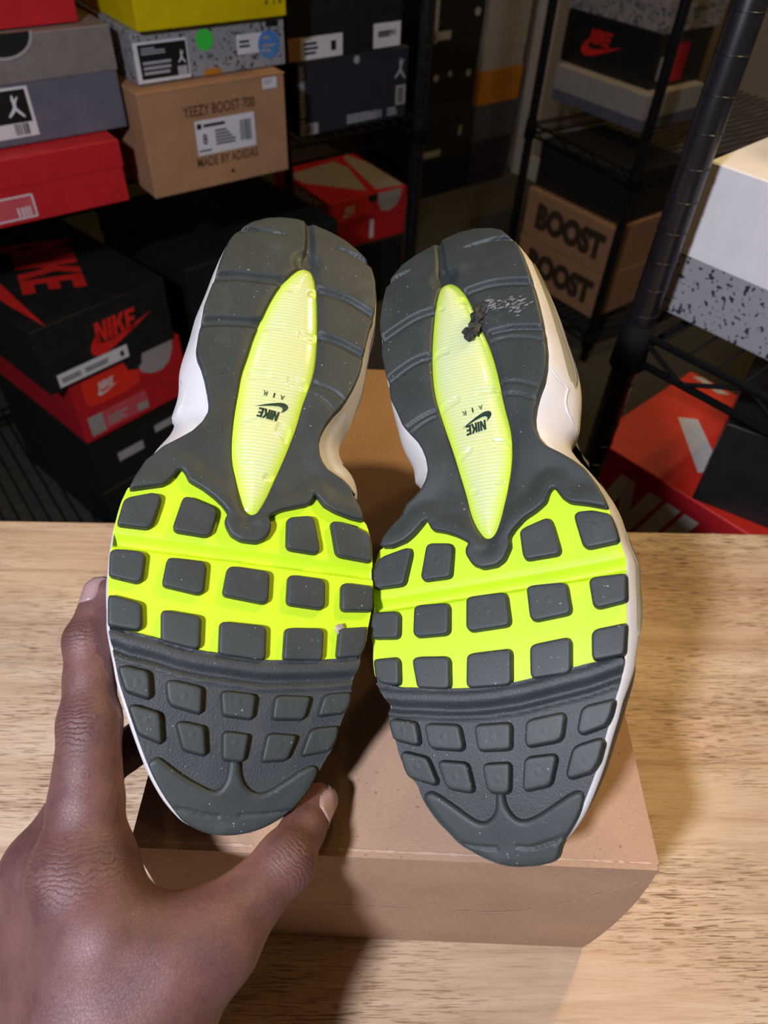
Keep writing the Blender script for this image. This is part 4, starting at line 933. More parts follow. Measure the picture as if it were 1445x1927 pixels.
# ------------------------------------------------------------------ the hand: one continuous surface grown from a distance field
J = {k: np.array(v) for k, v in dict(
 i_mcp=(-100.4, 80.6, 172.1),
 i_pip=(-106.8, 124.8, 195.2),
 i_dip=(-113.8, 154.1, 206.8),
 i_tip=(-112.9, 172.1, 213.1),
 m_mcp=(-120.3, 84.3, 153.4),
 m_pip=(-114.7, 125.4, 151.4),
 m_dip=(-102.1, 137.7, 135.4),
 m_tip=(-87.9, 139.6, 128.9),
 r_mcp=(-128.3, 79.7, 135.0),
 r_pip=(-121.8, 115.7, 110.1),
 r_dip=(-104.2, 124.1, 100.1),
 r_tip=(-88.4, 123.1, 101.9),
 p_mcp=(-134.4, 73.5, 104.1),
 p_pip=(-125.4, 94.3, 82.4),
 p_dip=(-113.0, 101.5, 75.5),
 p_tip=(-99.9, 103.3, 80.0),
 t_cmc=(-72.5, 34.1, 152.2),
 t_mcp=(-52.5, 62.7, 160.4),
 t_ip=(-29.8, 90.9, 159.7),
 t_tip=(-20.2, 119.7, 147.2),
 wrist=(-91.2, -1.5, 126.2),
 fore=(-90.9, -79.4, 74.7),
 web_a=(-85.2, 60.6, 170.8),
 web_b=(-65.1, 56.9, 163.1)
).items()}      # joints, millimetres
J['m_pip'] = np.array([-113., 124., 158.]); J['m_dip'] = np.array([-99., 141., 151.]); J['m_tip'] = np.array([-86., 147., 148.])
J['r_pip'] = np.array([-127., 112., 121.]); J['r_dip'] = np.array([-121., 133., 126.]); J['r_tip'] = np.array([-114., 147., 132.])
J['p_pip'] = np.array([-138., 95., 92.]); J['p_dip'] = np.array([-135., 109., 86.]); J['p_tip'] = np.array([-132., 120., 86.])
def cone_sdf(P, a, b, r1, r2):
    ba = b - a; l2 = ba @ ba; q = P - a
    t = np.clip(q @ ba / l2, 0, 1)
    return np.linalg.norm(q - t[:, None] * ba, axis=1) - (r1 + (r2 - r1) * (t * t * (3 - 2 * t)))
def smin(a, b, k):
    h = np.maximum(k - np.abs(a - b), 0) / k
    return np.minimum(a, b) - h * h * k * 0.25
def lerp(a, b, t): return a * (1 - t) + b * t
FING = {
 'i': [('i_mcp', 'i_pip', 16.4, 11.4, .42), ('i_pip', 'i_dip', 11.6, 9.5, .5), ('i_dip', 'i_tip', 9.8, 7.4, .5)],
 'm': [('m_mcp', 'm_pip', 15.0, 10.8, .42), ('m_pip', 'm_dip', 11.0, 9.0, .5), ('m_dip', 'm_tip', 9.0, 7.6, .5)],
 'r': [('r_mcp', 'r_pip', 14.0, 10.2, .42), ('r_pip', 'r_dip', 10.4, 8.6, .5), ('r_dip', 'r_tip', 8.6, 7.2, .5)],
 'p': [('p_mcp', 'p_pip', 12.5, 9.0, .42), ('p_pip', 'p_dip', 9.0, 7.6, .5), ('p_dip', 'p_tip', 7.6, 6.4, .5)],
 't': [('t_mcp', 't_ip', 14.2, 11.0, .5), ('t_ip', 't_tip', 11.6, 7.8, .5)]}
def finger(P, key):
    d = None
    for a, b, r1, r2, w in FING[key]:
        A, B = J[a], J[b]; m = lerp(A, B, w); rm = (r1 + r2) / 2 - (1.2 if key != 't' else 0.9)
        if r1 > 13: rm = (r1 + r2) / 2 - 0.8
        q = smin(cone_sdf(P, A, m, r1, rm), cone_sdf(P, m, B, rm, r2), 3.0)
        d = q if d is None else smin(d, q, 3.0)
    return d
def palm_sdf(P):
    W = J['wrist']; d = None
    side = np.array([-0.5, 0.1, -0.86])
    bones = [(J['i_mcp'], W + side * -14, 16.5, 22), (J['m_mcp'], W + side * 0, 16.5, 22), (J['r_mcp'], W + side * 12, 15, 20), (J['p_mcp'], W + side * 22, 13.5, 18),
             (J['t_cmc'], J['t_mcp'], 21, 15.0), (W + side * -8, J['t_cmc'], 22, 21), (J['web_a'], J['web_b'], 15, 12.5), (J['i_mcp'] + np.array([4., -6., -4.]), J['web_a'], 14, 15), (J['web_b'], J['t_mcp'], 12.5, 13.0),
             (lerp(J['web_a'], W, .35), J['web_b'], 18, 13), (W, J['fore'], 25, 31), (W + side * 18, J['fore'] + side * 20, 21, 27)]
    for a, b, r1, r2 in bones:
        q = cone_sdf(P, a, b, r1, r2); d = q if d is None else smin(d, q, 13.0)
    return d
def hand_sdf(P):
    d = palm_sdf(P)
    fs = [finger(P, k) for k in 'imrp']
    f = fs[0]
    for q in fs[1:]: f = smin(f, q, 1.2)
    d = smin(d, f, 7.0)
    d = smin(d, finger(P, 't'), 8.0)
    # knuckle pad over the index joint, shallow hollow between thumb and index tendons
    d = smin(d, np.linalg.norm(P - (J['i_mcp'] + np.array([-3., -6., 7.])), axis=1) - 9.0, 10.0)
    return d
def surface_nets(fn, lo, hi, h):
    ax = [np.arange(lo[i], hi[i] + h, h) for i in range(3)]; n = [len(a) for a in ax]
    G = np.empty(n, np.float32)
    for i in range(n[0]):
        yy, zz = np.meshgrid(ax[1], ax[2], indexing='ij')
        G[i] = fn(np.column_stack([np.full(yy.size, ax[0][i]), yy.ravel(), zz.ravel()])).reshape(n[1], n[2])
    ins = G < 0
    c = [G[i:n[0] - 1 + i, j:n[1] - 1 + j, k:n[2] - 1 + k] for i in (0, 1) for j in (0, 1) for k in (0, 1)]
    off = [(i, j, k) for i in (0, 1) for j in (0, 1) for k in (0, 1)]
    sg = np.stack([q < 0 for q in c]); act = sg.any(0) & ~sg.all(0)
    idx = -np.ones(act.shape, int); cells = np.argwhere(act); idx[act] = np.arange(len(cells))
    cv = np.stack([q[act] for q in c]); acc = np.zeros((len(cells), 3)); cnt = np.zeros(len(cells))
    for a in range(8):
        for b in range(a + 1, 8):
            if sum(abs(off[a][q] - off[b][q]) for q in range(3)) != 1: continue
            va, vb = cv[a], cv[b]; m = (va < 0) != (vb < 0)
            t = np.where(m, va / np.where(m, va - vb, 1), 0)
            p = np.array(off[a])[None] + t[:, None] * (np.array(off[b]) - np.array(off[a]))[None]
            acc[m] += p[m]; cnt[m] += 1
    V = (cells + acc / cnt[:, None]) * h + np.array(lo)
    F = []
    for d in range(3):
        e1, e2 = [q for q in range(3) if q != d]
        sl0 = [slice(1, -1)] * 3; sl1 = [slice(1, -1)] * 3
        sl0[d] = slice(0, -1); sl1[d] = slice(1, None)
        a, b = ins[tuple(sl0)], ins[tuple(sl1)]
        ed = np.argwhere(a != b)
        flip = a[tuple(ed.T)]
        base = ed.copy()
        for q in (e1, e2): base[:, q] += 1
        def cell(d1, d2):
            z = base.copy(); z[:, e1] -= d1; z[:, e2] -= d2
            return idx[z[:, 0], z[:, 1], z[:, 2]]
        q = np.column_stack([cell(1, 1), cell(0, 1), cell(0, 0), cell(1, 0)])
        fl = flip if d != 1 else ~flip
        q[~fl] = q[~fl][:, ::-1]
        q = q[(q >= 0).all(1)]
        F.append(q)
    return V, np.vstack(F)
_pts = np.array(list(J.values()))
J['fore'] = np.array([-98., -215., 98.])
lo = np.array([-185., -250., 40.]); hi = np.array([20., 185., 250.])
HV, HF = surface_nets(hand_sdf, lo, hi, 2.1)
def sd_grad(P):
    e = 0.4; d = hand_sdf(P)
    g = np.column_stack([hand_sdf(P + np.eye(3)[i] * e) - d for i in range(3)]) / e
    return d, g / (np.linalg.norm(g, axis=1)[:, None] + 1e-9)
for _ in range(3):
    d_, g_ = sd_grad(HV); HV = HV - g_ * np.clip(d_, -1.0, 1.0)[:, None]
d_, HN = sd_grad(HV)
hand = mesh_obj('person', HV * 0.001, HF.tolist(), M['skin'], None, True)
tag(hand, 'left hand with dark brown skin gripping the toe of the left sneaker', 'hand')
sm = hand.modifiers.new('smooth', 'SUBSURF'); sm.levels = 1; sm.render_levels = 1
# per-vertex masks: palm-side skin is paler, knuckles are creased
def seg_t(P, a, b):
    ba = b - a; t = np.clip((P - a) @ ba / (ba @ ba), 0, 1); return t, np.linalg.norm(P - a - t[:, None] * ba, axis=1)
dors_i = np.array([-0.80, -0.25, 0.55]); dors_i /= np.linalg.norm(dors_i)
dors_t = np.array([0.62, -0.55, 0.35]); dors_t /= np.linalg.norm(dors_t)
nail_i = np.array([-0.66, -0.30, 0.68]); nail_t = np.array([0.88, -0.28, 0.38])
pal = np.zeros(len(HV)); cr = np.zeros(len(HV)); al = np.zeros(len(HV))
tt, td_ = seg_t(HV, J['t_mcp'], J['t_tip']); it, id_ = seg_t(HV, J['i_mcp'], J['i_tip'])
isT = sstep(22, 15, td_) if False else (1 - sstep(14, 21, td_))
pal = np.maximum(pal, isT * sstep(-0.05, 0.75, -(HN @ dors_t)) * 0.9)
isI = 1 - sstep(12, 17, id_)
pal = np.maximum(pal, isI * sstep(0.15, 0.9, -(HN @ dors_i)) * 0.6)
def knuckle(c, axis, r, nrm, amt):
    global cr, al
    ax = axis / np.linalg.norm(axis); a = (HV - c) @ ax
    w = np.exp(-(a / r) ** 2) * (1 - sstep(15, 24, np.linalg.norm(HV - c, axis=1))) * sstep(-0.15, 0.5, HN @ nrm) * amt
    al = np.where(w > cr, a, al); cr = np.maximum(cr, w)
knuckle(J['i_pip'], J['i_dip'] - J['i_mcp'], 9.0, dors_i, 1.0)
knuckle(J['i_dip'], J['i_tip'] - J['i_pip'], 5.0, dors_i, 0.8)
knuckle(J['t_ip'], J['t_tip'] - J['t_mcp'], 9.0, dors_t, 1.0)
knuckle(J['i_mcp'] + np.array([0., -2., 6.]), J['i_pip'] - J['i_mcp'], 12.0, np.array([-.3, -.4, .85]), 0.6)
for nm, v in (('palmar', pal), ('crease', cr), ('along', al)):
    at = hand.data.attributes.new(nm, 'FLOAT', 'POINT'); at.data.foreach_set('value', v.astype(np.float32))
def nail(base, tip, dors, wid, length, back, name='fingernail'):
    ax = (tip - base) / np.linalg.norm(tip - base); dn = dors - ax * (dors @ ax); dn /= np.linalg.norm(dn); sd = np.cross(ax, dn)
    V, F = [], []; nu, nv = 9, 11
    for j in range(nv):
        v = j / (nv - 1.0)
        for i in range(nu):
            u = i / (nu - 1.0) * 2 - 1
            half = wid * (0.80 + 0.20 * math.sin(math.pi * min(1, v * 1.1 + .15)))
            endc = (1 - abs(u) ** 2.6)
            y = (length * (v - .5)) + (1.6 * (endc - 1) if v > .5 else -1.2 * (endc - 1)) * abs(2 * v - 1)
            p = tip + ax * (y - back) + sd * (half * u)
            # drop onto the finger along the dorsal direction
            q = p + dn * 14.0
            for _ in range(24):
                dd = hand_sdf(q[None])[0]; q = q - dn * max(min(dd, 4.0), -1.0) * .9
            V.append(q + dn * (0.45 + 0.35 * max(0, v - .55) - 0.5 * abs(u) ** 6))
    for j in range(nv - 1):
        for i in range(nu - 1): F.append([j * nu + i, j * nu + i + 1, (j + 1) * nu + i + 1, (j + 1) * nu + i])
    o = mesh_obj(name, np.array(V) * 0.001, F, M['nail'], hand, True)
    so = o.modifiers.new('thick', 'SOLIDIFY'); so.thickness = 0.0006; so.offset = -1
    return o
nail(J['i_dip'], J['i_tip'], nail_i, 5.6, 14.5, -1.5)
nail(J['t_ip'], J['t_tip'], nail_t, 6.8, 18.0, 1.5)

# ------------------------------------------------------------------ wire racks
def rack(label, ax, ay, dirn, w, dd, shelves, posts=(1, 1, 1, 1), top=1.25, r=0.0125, truss=True):
    t = thing('wire_rack', label, 'shelf', (ax, ay, FLOOR_Z), dirn)
    ht = top - FLOOR_Z
    pp, pf = tube([(0, 0, 0.0), (0, 0, ht)], r, 14)
    me = None
    for (x, y), on in zip(((0, 0), (w, 0), (0, dd), (w, dd)), posts):
        if not on: continue
        o = mesh_obj('post', pp, pf, M['postblk'], t, True); o.location = (x, y, 0)
        if me: o.data = me
        me = o.data
        rg = []
        z = 0.10
        while z < ht:
            rg.append(tube([((r + .0003) * math.cos(a), (r + .0003) * math.sin(a), z) for a in np.linspace(0, 2 * math.pi, 14, endpoint=False)], 0.00042, 5, True)); z += 0.0254
        V, F = join(rg); g = mesh_obj('post_groove', V, F, M['postblk'], o, True); g['kind'] = 'stuff'
    for z in shelves:
        zz = z - FLOOR_Z
        sh = mesh_obj('shelf', *join([tube([(0, 0, zz), (w, 0, zz)], 0.0036), tube([(0, dd, zz), (w, dd, zz)], 0.0036), tube([(0, 0, zz), (0, dd, zz)], 0.0036), tube([(w, 0, zz), (w, dd, zz)], 0.0036),
                                      tube([(0, 0, zz - .028), (w, 0, zz - .028)], 0.0036), tube([(0, dd, zz - .028), (w, dd, zz - .028)], 0.0036), tube([(0, 0, zz - .028), (0, dd, zz - .028)], 0.0036), tube([(w, 0, zz - .028), (w, dd, zz - .028)], 0.0036)]), M['wire'], t, True)
        for x, y in ((0, 0), (w, 0), (0, dd), (w, dd)):
            g = mesh_obj('shelf_collar', *tube([(x, y, zz - .036), (x, y, zz + .010)], [r + .0045, r + .0025], 14), M['wire'], sh, True)
        zig = []
        for y in (0, dd):
            n = int(w / 0.055); pts = [(w * i / n, y, zz - (.028 if i % 2 else 0)) for i in range(n + 1)]
            zig.append(tube(pts, 0.0024, 6))
        for v_, f_ in (zig if truss else []): mesh_obj('shelf_truss', v_, f_, M['wire'], sh, True)
        n = int(w / 0.026); me2 = None
        V, F = tube([(0, 0, 0), (0, dd, 0)], 0.0017, 6)
        for i in range(1, n):
            o = bpy.data.objects.new('shelf_wire', me2) if me2 else mesh_obj('shelf_wire', V, F, M['wire'], sh, True)
            if me2: COL.objects.link(o); o.parent = sh
            me2 = o.data; o.location = (w * i / n, 0, zz + .0030)
    return t
rack('black wire shelf rack nearest on the right with grooved round post', 0.2253, 0.5894, math.radians(-46), 0.62, 0.46, [0.101, -0.188], top=1.15)
rack('black wire shelf rack farther back on the right holding shoeboxes', 0.345, 2.165, math.radians(-56), 0.40, 0.90, [-0.205, -0.66], top=1.15)
rack('black wire shelf rack along the left holding stacked shoeboxes', -0.988, 0.647, YL, 1.30, 0.50, [0.0, -0.655], top=1.15, truss=False)

# ------------------------------------------------------------------ shoeboxes
def std_label(u, v, w, h, seed, dark=False, par='box_body', face='F'):
    """a size sticker: paper, rules of small print and a bar code"""
    a, b = ('bk', 'label') if dark else ('label', 'bk')
    return [('size_label', face, rect(u, v, w, h), a, 1, par), ('label_print', face, lines(u + w * .05, v + h * .12, w * .5, h * .76, 5, seed) + bars(u + w * .68, v + h * .2, w * .25, h * .6, 9, seed), b, 2, 'size_label')]
Ld = 39.0
dk = dict(group=None)
# left rack, upper shelf, nearest stack
shoebox('shoebox', 'red shoebox with a pink framed label under the grey taupe lidded box', (-0.612, 0.829, 0.0130), Ld, (0.288, 0.35, 0.0815), 'red', 'red', 0.034,
        [('size_label', 'F', rect(0.03, 0.006, 0.130, 0.030), 'labelred', 1, 'box_body'), ('label_frame', 'F', rect(0.03, 0.034, 0.130, 0.002) + rect(0.03, 0.006, 0.130, 0.002) + rect(0.158, 0.006, 0.002, 0.030), 'label', 2, 'size_label'),
         ('label_print', 'F', lines(0.04, 0.011, 0.07, 0.018, 3, 4) + bars(0.136, 0.009, 0.018, 0.012, 6, 2), 'label', 2, 'size_label')])
shoebox('shoebox', 'slate grey shoebox with taupe lid and round thumb hole on the left rack', (-0.597, 0.885, 0.0960), Ld, (0.271, 0.35, 0.120), 'slate', 'taupe', 0.050,
        [('thumb_hole', 'F', [[(0.139 + 0.033 * math.cos(a), 0.122 + 0.024 * math.sin(a)) for a in np.linspace(math.pi, 2 * math.pi, 24)]], 'lining', 1, 'lid'),
         ('hole_rim', 'F', [[(0.139 + 0.033 * math.cos(a), 0.122 + 0.024 * math.sin(a)) for a in np.linspace(math.pi, 2 * math.pi, 24)] + [(0.139 + 0.037 * math.cos(a), 0.122 + 0.0275 * math.sin(a)) for a in np.linspace(2 * math.pi, math.pi, 24)]], 'greyswoosh', 2, 'lid'),
         ('size_label', 'F', rect(0.082, 0.009, 0.070, 0.057), 'label', 1, 'box_body'), ('label_panel', 'F', rect(0.085, 0.026, 0.063, 0.037), 'bk', 2, 'size_label'),
         ('figure_logo', 'F', figure(0.121, 0.030, 0.020, 0.028), 'label', 3, 'size_label'), ('label_print', 'F', bars(0.124, 0.012, 0.018, 0.013, 7, 5), 'bk', 3, 'size_label')])
shoebox('shoebox', 'red shoebox cut by the top left corner of the photo', (-0.6257, 0.8857, 0.2175), Ld, (0.264, 0.35, 0.130), 'red', 'red', 0.05,
        [('size_label', 'F', rect(0.150, 0.045, 0.030, 0.016), 'label', 1, 'box_body')])
# second stack: tan box, speckled box, yellow box
shoebox('shoebox', 'tan cardboard shoebox printed YEEZY BOOST 700 with white size label', (-0.358, 1.026, 0.009), Ld, (0.226, 0.33, 0.136), 'kraft2', 'kraft2', 0.001,
        [('lettering', 'F', text_polys('YEEZY BOOST 700', 0.062, 0.098, 0.112, 0.014, 0.012), 'brownprint', 0, 'box_body'),
         ('lettering', 'F', text_polys('MADE BY ADIDAS', 0.073, 0.030, 0.100, 0.013, 0.012), 'brownprint', 0, 'box_body'),
         ('mark', 'F', [[(0.124, 0.014), (0.132, 0.014), (0.128, 0.021)]], 'brownprint', 0, 'box_body'),
         ('size_label', 'F', rect(0.076, 0.046, 0.095, 0.046), 'label', 1, 'box_body'),
         ('label_print', 'F', bars(0.146, 0.056, 0.020, 0.028, 10, 3) + rect(0.079, 0.081, 0.007, 0.007) + rect(0.089, 0.0825, 0.034, 0.004) + lines(0.106, 0.056, 0.034, 0.022, 5, 6) + lines(0.078, 0.050, 0.03, 0.004, 1, 3), 'bk', 2, 'size_label'),
         ('label_print', 'F', text_polys('8', 0.086, 0.060, 0.007, 0.014, 0.02), 'bk', 2, 'size_label'),
         ('sticker', 'F', rect(0.188, 0.118, 0.024, 0.014), 'label', 1, 'box_body'), ('sticker_print', 'F', lines(0.191, 0.124, 0.018, 0.006, 2, 3), 'greyprint', 2, 'sticker')])
shoebox('shoebox', 'speckled grey shoebox with green dot and round blue sticker under the yellow box', (-0.3635, 1.057, 0.1465), Ld, (0.231, 0.33, 0.062), 'cement', 'cement', 0.001,
        [('size_label', 'F', rect(0.002, 0.002, 0.076, 0.047), 'label', 1, 'box_body'), ('label_panel', 'F', rect(0.008, 0.006, 0.068, 0.040), 'bk', 2, 'size_label'),
         ('figure_logo', 'F', figure(0.062, 0.019, 0.011, 0.017), 'label', 3, 'size_label'), ('label_print', 'F', lines(0.012, 0.034, 0.034, 0.009, 3, 2) + lines(0.012, 0.010, 0.044, 0.018, 3, 5) + rect(0.060, 0.006, 0.014, 0.011), 'greyprint', 3, 'size_label'),
         ('dot_sticker', 'F', disc(0.104, 0.043, 0.0128), 'green', 2, 'box_body'),
         ('sticker', 'F', rect(0.152, 0.020, 0.040, 0.024), 'label', 1, 'box_body'), ('sticker_print', 'F', lines(0.156, 0.027, 0.022, 0.011, 2, 9), 'bk', 2, 'sticker'),
         ('round_sticker', 'F', disc(0.203, 0.028, 0.0175), 'bluest', 3, 'box_body'), ('sticker_print', 'F', lines(0.191, 0.018, 0.022, 0.012, 2, 8) + lines(0.193, 0.034, 0.018, 0.006, 1, 8), 'greyswoosh', 4, 'round_sticker'),
         ('sticker', 'F', rect(0.200, 0.049, 0.020, 0.007), 'bk', 1, 'box_body'),
         ('tab', 'F', rect(0.098, 0.0005, 0.025, 0.008), 'kraft3', 3, 'box_body')])
shoebox('shoebox', 'bright yellow shoebox on top of the speckled box', (-0.3495, 1.050, 0.2095), Ld, (0.2215, 0.33, 0.125), 'yellow', 'yellow', 0.001,
        [('lettering', 'F', text_polys('A', 0.187, 0.014, 0.005, 0.010) , 'brownprint', 0, 'box_body'), ('lettering', 'F', text_polys('I', 0.2005, 0.014, 0.0015, 0.010), 'brownprint', 0, 'box_body'), ('lettering', 'F', text_polys('R', 0.2085, 0.014, 0.006, 0.010), 'brownprint', 0, 'box_body'),
         ('figure_logo', 'F', figure(0.182, 0.029, 0.034, 0.036), 'brownprint', 0, 'box_body')])
# third stack: charcoal box and black box
shoebox('shoebox', 'charcoal shoebox with grey print along its edges below the black box', (-0.186, 1.323, 0.005), Ld, (0.234, 0.33, 0.113), 'navy', 'navy', 0.001,
        [('edge_print', 'F', bars(0.004, 0.030, 0.012, 0.078, 3, 4) + lines(0.004, 0.02, 0.012, 0.085, 11, 7) + lines(0.100, 0.006, 0.080, 0.016, 3, 9) + bars(0.100, 0.006, 0.080, 0.014, 16, 3) + lines(0.19, 0.006, 0.03, 0.014, 3, 9), 'greyprint', 0, 'box_body'),
         ('barcode_label', 'F', rect(0.003, 0.001, 0.036, 0.018), 'greyswoosh', 1, 'box_body'), ('label_print', 'F', bars(0.008, 0.003, 0.022, 0.014, 9, 8), 'bk', 2, 'barcode_label'),
         ('figure_logo', 'F', figure(0.204, 0.062, 0.024, 0.036), 'greyprint', 1, 'box_body'), ('round_mark', 'F', disc(0.120, 0.105, 0.006), 'greyprint', 1, 'box_body'),
         ('size_label', 'F', rect(0.208, 0.022, 0.022, 0.032), 'greyswoosh', 1, 'box_body'), ('label_print', 'F', bars(0.213, 0.026, 0.012, 0.024, 7, 2), 'bk', 2, 'size_label')])
shoebox('shoebox', 'black shoebox with two white stickers beside the yellow box', (-0.1985, 1.316, 0.1185), Ld, (0.232, 0.35, 0.130), 'black', 'black', 0.001,
        [('sticker', 'F', rect(0.001, 0.001, 0.024, 0.033), 'kraft2', 1, 'box_body'), ('size_label', 'F', rect(0.024, 0.001, 0.082, 0.032), 'label', 2, 'box_body'), ('label_print', 'F', rect(0.083, 0.010, 0.010, 0.014) + lines(0.03, 0.007, 0.035, 0.02, 3, 3), 'bk', 3, 'size_label'),
         ('sticker', 'F', rect(0.170, 0.003, 0.058, 0.036), 'label', 1, 'box_body'), ('sticker_print', 'F', lines(0.180, 0.018, 0.038, 0.010, 2, 3) + bars(0.180, 0.020, 0.038, 0.008, 10, 4), 'bk', 2, 'sticker')])
# lower left: black box with red wordmark on a red box, dark boxes around
big = wordmark(0.0, 0.0, 0.193, 0.098, 0.10)
def rot_polys(polys, ang, dx, dy):
    c, s_ = math.cos(ang), math.sin(ang)
    return [[(dx + c * x - s_ * y, dy + s_ * x + c * y) for x, y in p] for p in polys]
Yb = 51.0
shoebox('shoebox', 'black shoebox with big red NIKE and swoosh on its lid, on a red box', (-0.548, 0.906, -0.268), Yb, (0.245, 0.355, 0.116), 'black', 'black', 0.001,
        [('lid_wordmark', 'T', rot_polys(big, math.radians(-112), 0.122, 0.279), 'redprint', 0), ('lid_swoosh', 'T', rot_polys(swoosh(0, 0, 0.32, 0.12), math.radians(-112), 0.043, 0.337), 'redprint', 1),
         ('front_wordmark', 'F', wordmark(0.100, 0.052, 0.080, 0.036, .12), 'redprint', 0, 'box_body'), ('front_swoosh', 'F', swoosh(0.085, 0.030, 0.125, 0.042), 'redprint', 0, 'box_body'),
         ('size_label', 'F', rect(0.020, 0.006, 0.130, 0.024), 'label', 2, 'box_body'), ('label_print', 'F', lines(0.026, 0.012, 0.035, 0.010, 2, 2) + rect(0.135, 0.012, 0.007, 0.010) + lines(0.068, 0.012, 0.05, 0.010, 2, 5), 'bk', 3, 'size_label')])
shoebox('shoebox', 'red shoebox with pale swoosh band under the black one with red lettering', (-0.531, 0.936, -0.3945), Yb, (0.222, 0.33, 0.125), 'red', 'red', 0.06,
        [('front_tab', 'F', [[(0.02, 0.077), (0.03, 0.067), (0.10, 0.066), (0.128, 0.074), (0.128, 0.122), (0.02, 0.122)]], 'orange', 1, 'lid'), ('front_mark', 'F', wordmark(0.048, 0.092, 0.032, 0.016) + swoosh(0.044, 0.082, 0.042, 0.012), 'whiteprint', 2, 'lid'),
         ('swoosh_band', 'F', [[(0.128, 0.1245), (0.206, 0.1245), (0.203, 0.106), (0.192, 0.084), (0.174, 0.074), (0.152, 0.077), (0.133, 0.089)]], 'greyswoosh', 1, 'lid'), ('thumb_hole', 'F', [[(0.103, 0.1245), (0.142, 0.1245), (0.138, 0.106), (0.126, 0.098), (0.110, 0.104)]], 'lining', 2, 'lid'),
         ('size_label', 'F', rect(0.014, 0.010, 0.120, 0.040), 'labelred', 1, 'box_body'), ('label_panel', 'F', rect(0.014, 0.010, 0.028, 0.040), 'greyswoosh', 2, 'size_label'), ('label_print', 'F', rect(0.110, 0.012, 0.022, 0.016) + lines(0.05, 0.016, 0.05, 0.02, 3, 7), 'greyswoosh', 2, 'size_label')])
shoebox('shoebox', 'black shoebox with two dim stickers below the red one in the lower left stack', (-0.536, 0.942, -0.5225), Yb, (0.235, 0.34, 0.127), 'black', 'black', 0.04,
        [('sticker', 'F', rect(0.135, 0.070, 0.065, 0.022), 'greyprint', 1, 'box_body'), ('sticker', 'F', rect(0.050, 0.050, 0.055, 0.020), 'greyprint', 1, 'box_body')])
shoebox('shoebox', 'black shoebox lowest of the lower left stack, on the wire shelf', (-0.536, 0.942, -0.6505), Yb, (0.235, 0.34, 0.127), 'black', 'black', 0.04)
shoebox('shoebox', 'wide black box lying right of the red lettered black box', (-0.385, 1.185, -0.35), 45, (0.36, 0.34, 0.165), 'black', 'black', 0.05)
shoebox('shoebox', 'black box under the wide black one on the lower left shelf', (-0.383, 1.187, -0.651), 45, (0.36, 0.34, 0.300), 'black', 'black', 0.08)
# red box with pale swoosh on top, behind the left heel
shoebox('shoebox', 'red shoebox with a giant pale swoosh on its lid behind the left heel', (-0.205, 1.984, -0.528), 37, (0.269, 0.32, 0.141), 'red', 'red', 0.068,
        [('lid_swoosh', 'T', [[(0.006, 0.225), (0.010, 0.165), (0.145, 0.026), (0.190, 0.20), (0.177, 0.262), (0.02, 0.24)]], 'greyswoosh', 0), ('lid_swoosh', 'T', [[(0.175, 0.024), (0.266, 0.012), (0.266, 0.20), (0.240, 0.295), (0.215, 0.26)]], 'greyswoosh', 0),
         ('swoosh_band', 'F', [[(0.165, 0.1405), (0.250, 0.1405), (0.247, 0.115), (0.232, 0.092), (0.205, 0.083), (0.180, 0.088), (0.168, 0.11)]], 'greyswoosh', 1, 'lid'), ('thumb_hole', 'F', [[(0.128, 0.1405), (0.168, 0.1405), (0.160, 0.120), (0.138, 0.118)]], 'lining', 2, 'lid'),
         ('front_tab', 'F', [[(0.015, 0.085), (0.03, 0.078), (0.14, 0.092), (0.150, 0.137), (0.010, 0.137)]], 'orange', 1, 'lid'), ('front_mark', 'F', wordmark(0.052, 0.104, 0.035, 0.017) + swoosh(0.046, 0.092, 0.048, 0.013), 'whiteprint', 2, 'lid'),
         ('size_label', 'F', rect(0.140, 0.012, 0.014, 0.055), 'label', 1, 'box_body'),
         ('side_wordmark', 'L', wordmark(0.13, 0.080, 0.15, 0.050, .12), 'whiteprint', 1, 'lid')])
shoebox('shoebox', 'black shoebox under the red one with the giant pale swoosh', (-0.205, 1.984, -0.7395), 37, (0.269, 0.32, 0.210), 'black', 'black', 0.05)
# far stacks between the posts
def farbox(label, e1, e2, z, w, h, mat, lid=None, lh=0.04, d=0.25, yaw=39, dec=(), k=1.308):
    # the far stacks: k carries a stack measured at arm's reach of the racks out to where its foot meets the floor
    sc = lambda polys: [[(x * k, y * k) for x, y in p] for p in polys]
    dec = [tuple([q[0], q[1], sc(q[2])] + list(q[3:])) for q in dec]
    return shoebox('shoebox', label, room(e1 * k, e2 * k, 0.45 - (0.45 - z) * k), yaw, (w * k, d * k, h * k), mat, lid or mat, lh * k, dec)
farbox('tan shoebox high behind the black post of the left rack', 1.02, 1.30, 0.1375, 0.085, 0.155, 'kraft2', k=2.16, d=0.15)
farbox('brown shoebox half hidden behind the charcoal box', 1.00, 1.30, -0.0245, 0.10, 0.1615, 'kraft2', k=2.16, d=0.15)
farbox('dark brown low box below the charcoal shoebox', 0.88, 1.30, -0.1005, 0.22, 0.0755, 'brown', k=2.16, d=0.15)
farbox('black shoebox with cream edge right of the left rack post', 1.455, 1.70, 0.10, 0.175, 0.14, 'black')
farbox('black shoebox with small white mark below the cream edged one', 1.45, 1.70, -0.045, 0.175, 0.1447, 'black',
       dec=[('round_mark', 'F', disc(0.150, 0.06, 0.010), 'greyprint', 1, 'box_body'), ('edge', 'F', rect(0.0, 0.0, 0.012, 0.10) + rect(0.0, 0.005, 0.06, 0.02), 'offwhite', 1, 'box_body')])
farbox('black shoebox with pale dots across its front in the far stack', 1.44, 1.70, -0.20, 0.18, 0.1547, 'black',
       dec=[('round_mark', 'F', disc(0.03, 0.07, 0.009) + disc(0.08, 0.075, 0.007) + disc(0.15, 0.07, 0.009), 'greyprint', 1, 'box_body')])
